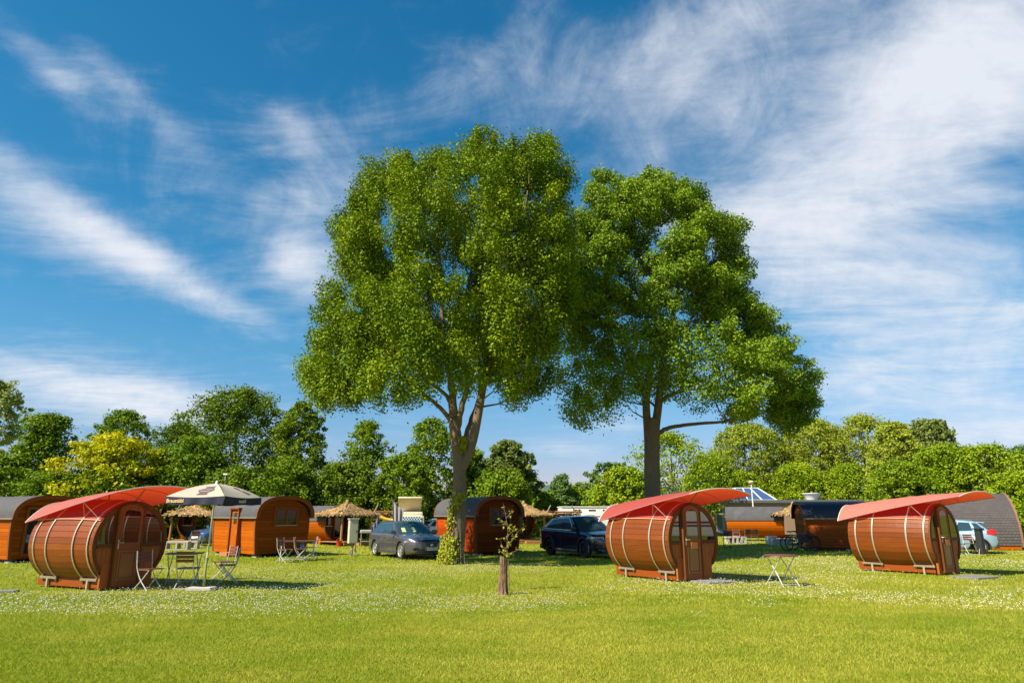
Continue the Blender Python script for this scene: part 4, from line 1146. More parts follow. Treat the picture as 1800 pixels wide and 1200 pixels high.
def car(name, label, x, y, heading, paintm, spec, group='parked cars'):
    """forward is local +x. spec: lengths in metres"""
    L, W, H = spec['L'], spec['W'], spec['H']; wb = spec['wb']; R = spec.get('R', .33)
    t = thing(name, label, 'car', (x, y, 0), heading, group)
    xf, xr = wb / 2, -wb / 2
    nose, tail = wb / 2 + spec['fo'], -wb / 2 - spec['ro']
    belt = spec['belt']; hood = spec['hood']; cowl = spec['cowl']; sillz = .20
    xs_t, zs_t = zip(*spec['top'])                       # shoulder line along the length, tail -> nose
    zt = lambda X: float(np.interp(X, xs_t, zs_t))
    def wp(X):
        hw = W / 2
        q = max(0, (X - (nose - .75)) / .75); r = max(0, ((tail + .5) - X) / .5)
        return hw * (1 - .30 * q ** 2.6) * (1 - .17 * r ** 2.6)
    def zb(X):
        q = max(0, (X - (nose - .5)) / .5); r = max(0, ((tail + .5) - X) / .5)
        return sillz + .05 * q + .10 * r
    cut = spec.get('arch', R + .065)
    nx = 110
    prof = [(0.0, .90), (.06, .945), (.18, .972), (.36, .985), (.5, .992), (.62, 1.0), (.74, .992), (.86, .975), (.95, .945), (1.0, .90)]
    def P(X, k, s):
        v, f = prof[k]; z = zb(X) + (zt(X) - zb(X)) * v
        return [X, s * wp(X) * f, z]
    mb = MB()
    for s in (-1, 1):
        vs = []
        for i in range(nx + 1):
            X = tail + (nose - tail) * i / nx
            for k in range(len(prof)): vs.append(P(X, k, s))
        K = len(prof); keep = []; used = {}
        inside = lambda p: any((p[0] - wx) ** 2 + (p[2] - R) ** 2 < cut ** 2 for wx in (xf, xr))
        for i in range(nx):
            for k in range(K - 1):
                q = (i * K + k, (i + 1) * K + k, (i + 1) * K + k + 1, i * K + k + 1)
                c_ = [sum(vs[a][d] for a in q) / 4 for d in range(3)]
                (keep.append(q) if not inside(c_) else [used.setdefault(a, 1) for a in q])
        kept = set(a for q in keep for a in q)
        for a in kept & set(used):       # pull the cut edge onto the arch circle
            p = vs[a]; wx = min((xf, xr), key=lambda w_: abs(w_ - p[0])); d = hypot(p[0] - wx, p[2] - R)
            if d > 1e-6: vs[a] = [wx + (p[0] - wx) * cut / d, p[1], max(zb(p[0]), R + (p[2] - R) * cut / d)]
        mb.add(vs, keep)
    # top (bonnet and waist), nose and tail faces
    K = len(prof) - 1
    def top(u, v):
        X = tail + (nose - tail) * u; q = 2 * v - 1; p = P(X, K, 1)
        return (X, p[1] * q, p[2] + .05 * (1 - q * q) * (1 if X > spec['xa'] - .2 else .2))
    mb.grid(top, 60, 8)
    for X, sg in ((nose, 1), (tail, -1)):
        def face(u, v):
            q = 2 * u - 1; k = v * K; k0 = min(K - 1, int(k)); a, b_ = P(X, k0, 1), P(X, k0 + 1, 1); f_ = k - k0
            yy, zz = a[1] + (b_[1] - a[1]) * f_, a[2] + (b_[2] - a[2]) * f_
            bul = (spec.get('nb', .13) if sg > 0 else spec.get('tb', .07)) * (1 - abs(q) ** 2.5)
            return (X + sg * bul * (.6 + .4 * sin(pi * min(1, v * .95 + .05))), yy * q, zz)
        mb.grid(face, 12, 9)
    # greenhouse: four leaning faces and a crowned roof
    xa, xt = spec['xa'], spec['xt']              # base of windscreen, base of tailgate glass
    ra, rt = spec['ra'], spec['rt']              # roof front, roof rear
    yb, yr = W / 2 * .915, W / 2 * spec.get('roofw', .70)
    rz = lambda s_: H - .03 - .07 * (1 - s_) ** 2 * 0 - spec.get('rdrop', .06) * s_ ** 2 - .025 * (1 - s_) ** 3
    def side(s_, v, sg, off=0.0):
        X = xa + (xt - xa) * s_; XT = ra + (rt - ra) * s_
        zb_ = zt(X) - .02; zt_ = rz(s_)
        yv = yb * wp(X) / (W / 2) + (yr - yb) * v ** 1.25
        return (X + (XT - X) * v, sg * (yv + off), zb_ + (zt_ - zb_) * v)
    for sg in (-1, 1): mb.grid(lambda u, v: side(u, v, sg), 24, 8)
    def front(u, v, off=0.0):
        q = 2 * u - 1; b_ = side(0, v, 1); bul = .13 * (1 - q * q)
        return (b_[0] + bul + off, b_[1] * q, b_[2] + off * .8 + .02 * (1 - q * q) * v)
    def rear(u, v, off=0.0):
        q = 2 * u - 1; b_ = side(1, v, 1); bul = .08 * (1 - q * q)
        return (b_[0] - bul - off, b_[1] * q, b_[2] + off * .5)
    mb.grid(front, 12, 8); mb.grid(rear, 12, 8)
    def roof(u, v):
        q = 2 * v - 1; p = side(u, 1, 1); e = .13 * (1 - q * q) * (1 - u) ** 6 - .08 * (1 - q * q) * u ** 6
        return (p[0] + e, p[1] * q, p[2] + .045 * (1 - q ** 4) * min(1, (.35 + 4 * u * (1 - u) * 1.2)))
    mb.grid(roof, 20, 10)
    mb.build('body', paintm, t, smooth=True, auto=38)
    # dark underside and wheel wells
    mb = MB(); mb.box(((nose + tail) / 2, 0, .36), (nose - tail - .5, W * .80, .34)); mb.build('underbody', BLACK_PL, t)
    # glass
    mb = MB(); mb.grid(lambda u, v: front(.06 + .88 * u, .05 + .87 * v, .006), 10, 6); mb.build('windscreen', GLASS_CAR, t, smooth=True)
    mb = MB(); mb.grid(lambda u, v: rear(.08 + .84 * u, .12 + .76 * v, .006), 8, 6); mb.build('rear_window', GLASS_CAR, t, smooth=True)
    for sg in (-1, 1):
        for a, b_ in spec['panes']:
            mb = MB()
            def pane(u, v):
                s_ = a + (b_ - a) * u; lo, hi = .10, .90
                if b_ > .93: hi = .90 - .25 * u ** 3
                return side(s_, lo + (hi - lo) * v, sg, .006)
            mb.grid(pane, 8, 6); mb.build('side_window', GLASS_CAR, t, smooth=True)
        if spec.get('chrome'):
            a, b_ = spec['panes'][0][0], spec['panes'][-1][1]
            pts = [side(a + (b_ - a) * k / 16, .08, sg, .012) for k in range(17)] + [side(b_ - .01 * k, .08 + .78 * k / 5, sg, .012) for k in range(1, 6)] + [side(b_ - .05 - (b_ - a - .05) * k / 16, .91 - .05 * (1 - k / 16) ** 2, sg, .012) for k in range(17)]
            mb = MB(); mb.tube(pts, .02, 6, closed=True); mb.build('window_trim', mat('bright_trim', (.80, .81, .83), .25, metal=.3), t)
        # mirror, handles
        X = xa - .28; p = side((X - xa) / (xt - xa), .12, sg)
        mb = MB(); mb.box((X + .06, p[1] + sg * .12, p[2] + .05), (.13, .22, .15), bev=.04); mb.build('mirror', BLACK_PL if spec.get('dark') else paintm, t)
        for fx in spec['handles']:
            mb = MB(); mb.box((fx, sg * (wp(fx) * .985 + .012), zt(fx) - .16), (.2, .03, .035), bev=.01); mb.build('door_handle', paintm if not spec.get('chromeh') else CHROME, t)
        for fx in spec['seams']:
            mb = MB(); pts = [(fx + .02 * sin(k), sg * (wp(fx) * prof[k][1] + .001), zb(fx) + (zt(fx) - zb(fx)) * prof[k][0]) for k in range(1, 10)]; mb.tube(pts, .005, 4); mb.build('door_seam', BLACK_PL, t)
        mb = MB(); mb.box(((xf + xr) / 2, sg * (W / 2 * .955), .235), (wb - 2 * cut - .02, .06, .09), bev=.015); mb.build('sill_trim', BLACK_PL if spec.get('clad') else paintm, t)
        if spec.get('clad') and not spec.get('bright'):
            mb = MB(); mb.box(((xf + xr) / 2, sg * (W / 2 * .975), .30), (wb - 2 * cut - .06, .02, .03)); mb.build('side_strip', STEEL, t)
        for wx in (xf, xr):
            mb = MB(); ww = wp(wx) * .995
            mb.tube([(wx + cut * cos(RAD(a_)), sg * ww, R + cut * sin(RAD(a_))) for a_ in range(-14, 195, 8)], .032 if spec.get('clad') else .014, 6); mb.build('wheel_arch', BLACK_PL if spec.get('clad') else paintm, t)
            # wheel: tyre and spoked rim
            M = Matrix.Translation((wx, sg * (W / 2 - .115), R)) @ Matrix.Rotation(RAD(-90 * sg), 4, 'X')
            mb = MB(); mb.lathe([(R * .66, -.10), (R * .90, -.11), (R * .985, -.08), (R, -.03), (R, .04), (R * .985, .08), (R * .92, .105), (R * .70, .10), (R * .66, .07)], 32, M); w_ = mb.build('wheel', TYRE, t, smooth=True, auto=40)
            mb = MB(); mb.lathe([(R * .69, .085), (R * .66, .10), (R * .60, .085), (R * .58, .03)], 32, M)
            for k in range(spec.get('spokes', 10)):
                a_ = 2 * pi * k / spec.get('spokes', 10)
                for da in (-.09, .09):
                    q = [M @ Vector((r_ * cos(a_ + d_), r_ * sin(a_ + d_), zz)) for r_, d_, zz in ((.07, da * 2 - .12, .085), (R * .62, da - .06, .082), (R * .62, da + .06, .082), (.07, da * 2 + .12, .085))]
                    mb.quad(*q)
            mb.lathe([(.075, .075), (.07, .095), (0, .10)], 16, M)
            mb.build('rim', spec.get('rimm', ALLOY), w_)
            mb = MB(); mb.lathe([(R * .64, .02), (0, .02)], 24, M); mb.build('brake_disc', BLACK_MET, w_)
        # lights
        zl = spec['lz']
        mb = MB()
        def lamp(u, v):
            X = nose - .02 - .50 * u; yy = wp(X) * (.985) + .010
            zz = zl - .045 + .05 * u + (.10 - .035 * u) * v
            return (X + .05 * (1 - u), sg * (yy - .10 * (1 - u) ** 2), zz)
        mb.grid(lamp, 10, 4); mb.build('headlight', LAMP_CLEAR, t, smooth=True)
        mb = MB()
        def tl(u, v):
            X = tail + .01 + spec.get('tlx', .30) * u; return (X, sg * (wp(X) * .985 + .012), spec['tz'] + (.05 * u) + (spec.get('th', .20) * (1 - .35 * u)) * v)
        mb.grid(tl, 6, 5)
        mb.grid(lambda u, v: (tail - .055 - .0 * u, sg * (wp(tail) * .97 - .18 * u), spec['tz'] + spec.get('th', .2) * v), 3, 3)
        mb.build('tail_lamp', LAMP_RED, t, smooth=True)
        mb = MB(); mb.box((nose + .005, sg * W * .33, .42), (.10, .26, .10), bev=.02); mb.build('fog_lamp_recess', BLACK_PL, t)
        mb = MB(); mb.tube([(nose + .09, sg * W * .24, .33), (nose + .06, sg * W * .36, .335), (nose - .04, sg * W * .42, .36)], .012, 6); mb.build('bumper_strip', CHROME if not spec.get('dark') else STEEL, t)
        mb = MB(); rl = [Vector(side(.08 + .84 * k / 10, 1.0, sg)) + Vector((0, -sg * .04, .055)) for k in range(11)]; mb.tube(rl, .016, 6); mb.build('roof_rail', CHROME if not spec.get('dark') else BLACK_PL, t)
    # grille, plate, emblem, wipers, mirror stickers
    gz0, gz1 = spec['grille']
    mb = MB()
    mb.grid(lambda u, v: (nose + .125 * (1 - abs(2 * u - 1) ** 2.5) + .012, (2 * u - 1) * W * .25, gz0 + (gz1 - gz0) * v), 10, 2); g = mb.build('grille', BLACK_PL, t)
    for k in range(5):
        zz = gz0 + (gz1 - gz0) * (k + .5) / 5
        mb = MB(); mb.tube([(nose + .125 * (1 - abs(q) ** 2.5) + .018, q * W * .24, zz) for q in [i / 6 - 1 for i in range(13)]], .007, 4); mb.build('grille_bar', STEEL_D, g)
    mb = MB(); mb.lathe([(0, 0), (.05, 0), (.055, .012), (.03, .025), (0, .028)], 14, Matrix.Translation((nose + .14, 0, (gz0 + gz1) / 2)) @ Matrix.Rotation(RAD(90), 4, 'Y')); mb.build('emblem', CHROME, g)
    mb = MB(); mb.grid(lambda u, v: (nose + .13 * (1 - abs((2 * u - 1) * .8) ** 2.5) + .006, (2 * u - 1) * W * .36, .24 + .17 * v), 10, 2); mb.build('lower_intake', BLACK_PL, t)
    pz = spec.get('pz', .46)
    mb = MB(); mb.box((nose + .15, 0, pz), (.014, .52, .115), bev=.004); pl = mb.build('number_plate', WHITE_MET, t)
    if spec.get('plate'):
        text_mesh(spec['plate'], .10, 'plate_lettering', BLACK_PL, pl, (nose + .159, .02, pz), (RAD(90), 0, RAD(90)))
        mb = MB(); mb.box((nose + .1575, -.235, pz), (.003, .045, .108)); mb.build('plate_band', mat('plate_blue', (.02, .05, .35), .5), pl)
    mb = MB(); mb.box((tail - .085, 0, spec.get('rpz', .80)), (.014, .52, .115), bev=.004); mb.build('number_plate', WHITE_MET, t)
    mb = MB(); mb.box((tail + .05, 0, .36), (.22, W * .84, .22), bev=.05); mb.build('rear_bumper', BLACK_PL, t)
    if spec.get('spoiler'):
        p = side(1, 1, 1); mb = MB(); mb.box((p[0] - .10, 0, p[2] + .015), (.30, p[1] * 1.86, .04), bev=.012, ry=RAD(-6)); mb.build('roof_spoiler', paintm, t)
    if spec.get('stickers'):
        for u, v, w_, h_, m_ in ((.80, .22, .20, .20, mat('yellow_green_card', (.45, .50, .20), .7)), (.52, .20, .16, .22, mat('pale_green_card', (.40, .52, .33), .7))):
            mb = MB(); mb.grid(lambda a, b_: front(1 - (u + w_ * .5 * (a - .5)), v + h_ * 1.6 * b_, .010), 3, 3); mb.build('windscreen_card', m_, t)
    return t

GREY_P = paint('grey_car_paint', (.115, .11, .13), .55, .3)
BLACK_P = paint('black_car_paint', (.006, .012, .040), .25, .16)
BLUE_P = paint('light_blue_car_paint', (.27, .42, .56), .3, .3)
DBLUE_P = paint('blue_car_paint', (.03, .08, .22), .3, .3)
WHITE_P = paint('white_car_paint', (.75, .76, .78), .0, .3)
ESTATE = dict(L=4.58, W=1.80, H=1.45, wb=2.73, fo=.86, ro=.99, belt=.93, hood=.86, cowl=.98, R=.325, xa=.86, xt=-2.18, ra=.05, rt=-1.72, rdrop=.09,
              top=[(-2.36, .86), (-2.1, .97), (-.5, .95), (.86, .93), (1.4, .90), (1.95, .82), (2.23, .70)],
              panes=[(.10, .36), (.39, .66), (.69, .93)], handles=[-.25, -1.0], seams=[.62, -.38, -1.25], lz=.64, tz=.72, grille=(.46, .66), pz=.42, plate='HN LPR 5', stickers=True, spokes=8)
SUV = dict(L=4.60, W=1.86, H=1.66, wb=2.66, fo=.93, ro=1.00, belt=1.06, hood=1.0, cowl=1.12, R=.355, xa=.90, xt=-2.1, ra=.10, rt=-1.55, rdrop=.10, arch=.435,
           top=[(-2.33, .98), (-2.05, 1.10), (-.6, 1.06), (.9, 1.03), (1.5, 1.0), (2.0, .93), (2.26, .82)],
           panes=[(.10, .36), (.385, .655), (.675, .90)], handles=[-.25, -1.0], seams=[.65, -.38, -1.2], lz=.78, tz=.90, grille=(.56, .76), pz=.48, clad=True, dark=True, chrome=True, rimm=BLACK_MET, spokes=6)
HATCH = dict(L=3.97, W=1.75, H=1.48, wb=2.49, fo=.80, ro=.66, belt=.95, hood=.9, cowl=1.0, R=.31, xa=.85, xt=-1.72, ra=.0, rt=-1.28, rdrop=.10, roofw=.72,
             top=[(-1.90, .84), (-1.66, 1.02), (-.5, .96), (.85, .92), (1.4, .88), (1.8, .80), (2.04, .70)],
             panes=[(.10, .42), (.45, .74), (.79, .93)], handles=[-.25], seams=[.62, -.55], lz=.66, tz=.80, th=.26, tlx=.34, grille=(.46, .60), rpz=.66, spoiler=True, clad=True, bright=True)
car('estate_car', 'dark grey estate car parked left of the tallest maple trunk', -4.36, 29.57, RAD(-58), GREY_P, ESTATE)
car('sport_utility_car', 'shiny black sport utility car half hidden by the middle barrel', 3.05, 30.3, RAD(-62), BLACK_P, SUV)
gx, gy = ground_at(1757, 972.5)
car('hatchback_car', 'light blue hatchback seen from behind beside the grey shingled pod', gx + 1.95 * cos(RAD(149)), gy + 1.95 * sin(RAD(149)), RAD(149), BLUE_P, HATCH)
gx, gy = ground_at(364, 958)
car('hatchback_car', 'blue car parked behind the parasol pole', gx + .6, gy + 1.2, RAD(-118), DBLUE_P, HATCH)
gx, gy = ground_at(760, 955)
car('hatchback_car', 'white car peeping out left of the red brown cabin', gx + .9, gy + 1.0, RAD(25), WHITE_P, HATCH)

# ------------------------------------------------------------------ camper van with raised roof, caravan
def camper_van(x, y, h):
    t = thing('camper_van', 'cream camper van with raised pop top roof behind the estate car', 'camper van', (x, y, 0), h)
    cream = mat('cream_van_paint', (.66, .60, .44), .4, vary=.06, coat=.5)
    mb = MB(); mb.box((0, 2.1, 1.0), (1.72, 4.3, 1.35), bev=.16); mb.build('body', cream, t, smooth=True, auto=40)
    mb = MB(); mb.box((0, 2.2, 1.76), (1.55, 3.7, .24), bev=.1); mb.build('roof', cream, t, smooth=True, auto=40)
    mb = MB(); mb.box((0, -.055, 1.36), (1.42, .02, .46), bev=.006); w = mb.build('windscreen', GLASS_CAR, t)
    mb = MB(); rows = 5
    for i in range(18):
        for j in range(rows):
            if (i + j) % 2: mb.box((-.66 + .0776 * i, -.069, 1.17 + .095 * j), (.0776, .004, .095))
    mb.build('checked_screen_cover', mat('cover_blue_white', (.50, .66, .80), .5, vary=.3), w)
    mb = MB()
    mb.add([(-.62, .9, 1.86), (.62, .9, 1.86), (.66, .35, 2.62), (-.66, .35, 2.62), (-.62, 3.2, 1.86), (.62, 3.2, 1.86), (.66, 3.2, 2.0), (-.66, 3.2, 2.0)], [(0, 1, 2, 3), (0, 3, 7, 4), (1, 5, 6, 2), (4, 7, 6, 5)])
    mb.build('tent_wall', mat('tent_canvas', (.56, .43, .26), .85, vary=.15, vscale=5), t)
    mb = MB(); mb.add([(-.36, .80, 2.02), (.36, .80, 2.02), (.38, .545, 2.36), (-.38, .545, 2.36)], [(0, 1, 2, 3)]); mb.build('mesh_window', mat('mesh_window_cloth', (.22, .19, .17), .8), t)
    mb = MB(); mb.box((0, 1.75, 2.37), (1.42, 3.1, .10), bev=.04, rx=RAD(-12.5)); mb.build('pop_top', cream, t, smooth=True, auto=40)
    for sx in (-1, 1):
        for yy in (.9, 3.3):
            M = Matrix.Translation((sx * .78, yy, .32)) @ Matrix.Rotation(RAD(90), 4, 'Y')
            mb = MB(); mb.lathe([(.18, -.09), (.32, -.09), (.33, 0), (.32, .09), (.18, .09), (0, .08)], 20, M); mb.build('wheel', TYRE, t, smooth=True)
        mb = MB(); mb.lathe([(0, 0), (.09, 0), (.10, .03), (0, .04)], 16, Matrix.Translation((sx * .6, -.06, .85)) @ Matrix.Rotation(RAD(90), 4, 'X')); mb.build('headlight', LAMP_CLEAR, t)
    mb = MB(); mb.box((0, -.1, .48), (1.7, .12, .14), bev=.04); mb.build('bumper', WHITE_MET, t)
    return t
gx, gy = ground_at(716, 958); camper_van(gx, gy + .5, RAD(8))

def caravan(x, y, h):
    t = thing('caravan', 'white box caravan behind the black car', 'caravan', (x, y, 0), h)
    wh = mat('caravan_white', (.78, .78, .76), .45, vary=.06)
    mb = MB(); mb.box((0, 0, 1.35), (3.9, 2.1, 1.75), bev=.06); mb.build('body', wh, t, smooth=True, auto=40)
    mb = MB(); mb.box((0, 0, 2.25), (4.0, 2.2, .06), bev=.02); mb.build('roof', wh, t)
    for xx in (-.9, .2, 1.2):
        mb = MB(); mb.box((xx, -1.06, 2.02), (.5, .02, .09)); mb.build('vent', BLACK_PL, t)
    for xx in (-.7, 1.5):
        mb = MB(); mb.box((xx, -1.058, 1.4), (.16, .02, 1.4)); mb.build('panel_strip', mat('caravan_grey', (.30, .32, .36), .5), t)
    mb = MB(); mb.box((.4, -1.06, 1.6), (2.0, .02, .04)); mb.build('rail', BLACK_PL, t)
    for sx in (-.35, .35):
        mb = MB(); mb.lathe([(.18, -.08), (.31, -.08), (.32, 0), (.31, .08), (0, .08)], 20, Matrix.Translation((sx, -.95, .32)) @ Matrix.Rotation(RAD(90), 4, 'X')); mb.build('wheel', TYRE, t, smooth=True)
    return t
gx, gy = ground_at(1030, 947); caravan(gx, gy - 1.0, RAD(4))

# ------------------------------------------------------------------ folding chairs and tables
def make_chair(label, loc, rz, group, frame=None, slat=None):
    frame = frame or CHAIR_MET; slat = slat or SLAT
    t = thing('folding_chair', label, 'chair', loc, rz, group)
    for s in (-1, 1):
        x = s * .20
        mb = MB(); limb(mb, [(x, .235, .87), (x, .20, .62), (x, .165, .46), (x, .02, .23), (x, -.235, .0)], .0115, .0115, 6); mb.build('leg', frame, t)
        mb = MB(); limb(mb, [(x - s * .02, -.20, .45), (x - s * .02, -.04, .27), (x - s * .02, .25, .0)], .0115, .0115, 6); mb.build('leg', frame, t)
        mb = MB(); mb.tube([(x - s * .02, -.21, .45), (x - s * .02, .17, .45)], .010, 6); mb.build('seat_rail', frame, t)
    for y_, z_ in ((-.22, .015), (.24, .02), (.17, .45)):
        mb = MB(); mb.tube([(-.20, y_, z_), (.20, y_, z_)], .008, 6); mb.build('stretcher', frame, t)
    for k in range(6):
        mb = MB(); mb.box((0, -.20 + .068 * k, .468), (.42, .052, .016), var=random.random(), bev=.004); mb.build('seat_slat', slat, t)
    for k in range(3):
        z_ = .64 + .088 * k; mb = MB(); mb.box((0, .213 + (z_ - .64) * .13, z_), (.42, .016, .068), rx=RAD(-8), var=random.random(), bev=.004); mb.build('back_slat', slat, t)
    return t

def make_table(label, loc, rz, group, w=.75, d=.55, round_=False, frame=None, slat=None, h=.73):
    frame = frame or CHAIR_MET; slat = slat or SLAT
    t = thing('folding_table', label, 'table', loc, rz, group)
    if round_:
        R = .39; n = 9
        for k in range(n):
            y0, y1 = -R + 2 * R * k / n + .004, -R + 2 * R * (k + 1) / n - .004
            pts = []
            for q in range(5):
                yy = y0 + (y1 - y0) * q / 4; pts.append((sqrt(max(.0008, R * R - yy * yy)), yy))
            poly = [(a, b_) for a, b_ in pts] + [(-a, b_) for a, b_ in reversed(pts)]
            mb = MB(); m_ = len(poly); mb.add([(a, b_, h) for a, b_ in poly] + [(a, b_, h - .022) for a, b_ in poly], [tuple(range(m_)), tuple(range(2 * m_ - 1, m_ - 1, -1))] + [(i, (i + 1) % m_, m_ + (i + 1) % m_, m_ + i) for i in range(m_)], random.random()); mb.build('top_slat', slat, t)
        mb = MB(); mb.tube([((R + .004) * cos(2 * pi * i / 40), (R + .004) * sin(2 * pi * i / 40), h - .018) for i in range(40)], .011, 6, closed=True); mb.build('rim_band', slat, t)
        w, d = .52, .40
    else:
        n = max(4, int(d / .085))
        for k in range(n):
            mb = MB(); mb.box((0, -d / 2 + d * (k + .5) / n, h), (w, d / n - .012, .02), var=random.random(), bev=.004); mb.build('top_slat', slat, t)
    for s in (-1, 1):
        for sg in (-1, 1):
            mb = MB(); x = s * (w * .40) + sg * .012
            if round_: limb(mb, [(x - .0 * s, sg * .28, h - .03), (x, 0, h * .52), (x + s * .04, -sg * .30, .0)], .012, .012, 6)
            else: limb(mb, [(x, sg * d * .45, h - .02), (x, 0, h * .5), (x, -sg * d * .48, 0)], .012, .012, 6)
            mb.build('leg', frame, t)
    for sg in (-1, 1):
        mb = MB(); mb.tube([(-w * .40, sg * (.24 if round_ else d * .44), h - .022), (w * .40, sg * (.24 if round_ else d * .44), h - .022)], .009, 6); mb.build('crossbar', frame, t)
        mb = MB(); mb.tube([(-w * .40, sg * (.27 if round_ else d * .44), .06), (w * .40, sg * (.27 if round_ else d * .44), .06)], .008, 6); mb.build('stretcher', frame, t)
    return t

G = lambda px, py: (*ground_at(px, py), 0)
gN = 'folding chairs round the table under the parasol'
ch = make_chair('folding chair with white legs closest to the door of the leftmost barrel', G(259, 1036), RAD(66), gN)
def seat(px, py, deg, label, group): return copy_tree(ch, G(px, py), RAD(deg), label, group)
seat(327, 1034, 180, 'folding chair seen from behind, between the barrel door chair and the parasol pole', gN)
seat(399, 1026, -72, 'folding chair standing side on, right of the parasol pole', gN)
seat(392, 1018, -40, 'folding chair with reddish sunlit backrest, tucked behind the side on chair', gN)
make_table('small slatted folding table beside the parasol, its top level with the chair backs', G(320, 1024), RAD(14), 'folding tables', w=.86, d=.6)
rt = make_table('round folding table standing alone on the grass between two barrels', G(1376, 1029), RAD(20), 'folding tables', round_=True)
gC = 'folding chairs round the table by the orange brown cabin'
seat(499, 988, 70, 'left folding chair at the table by the orange brown cabin', gC)
seat(526, 986, 100, 'folding chair close to the blue towel by the orange brown cabin', gC)
seat(545, 983, -70, 'right folding chair at the table by the orange brown cabin', gC)
make_table('long folding table in front of the orange brown cabin with two pane window', G(521, 985), RAD(12), 'folding tables', w=1.5, d=.6)
mb = MB(); gx, gy = ground_at(534, 984)
mb.box((gx, gy - .34, .56), (.16, .03, .30), bev=.012); tag(mb.build('towel', mat('blue_white_towel', (.10, .18, .55), .9, vary=.6, vscale=14)), 'blue and white towel hanging off the long folding table', 'towel')
gR = 'red brown folding chairs beside the long round hut'
for k, (px, py, a) in enumerate(((1297, 955, 150), (1312, 956, 200), (1328, 955, 165))):
    seat(px, py, a, ['left red brown folding chair before the long round hut', 'middle red brown folding chair before the long round hut', 'right red brown folding chair before the long round hut'][k], gR)
bt = make_table('dark blue folding table beside the middle barrel', G(1268, 960), RAD(8), 'folding tables', w=.9, d=.6, frame=BLACK_MET, slat=mat('blue_table_top', (.06, .07, .20), .5, vary=.2))
make_chair('dark folding chair at the dark blue table right of the middle barrel', G(1279, 962), RAD(175), 'dark folding chairs', frame=BLACK_MET, slat=mat('dark_slat', (.03, .03, .05), .5, vary=.2))
gB = 'slatted chairs beside the light blue hatchback'
seat(1686, 975, 20, 'slatted folding chair half hidden by the right barrel, beside the light blue hatchback', gB)
seat(1709, 974, -10, 'slatted folding chair with dark bars in front of the light blue hatchback wheel', gB)
make_table('small low folding table among the things behind the light blue hatchback', G(1719, 972), RAD(25), 'folding tables', w=.6, d=.45, h=.55)
gF = 'chairs on the grass before the hut under the parasol'
seat(350, 961, 160, 'folding chair in front of the blue car behind the parasol', gF)
seat(340, 962, 215, 'folding chair left of the blue car behind the parasol', gF)

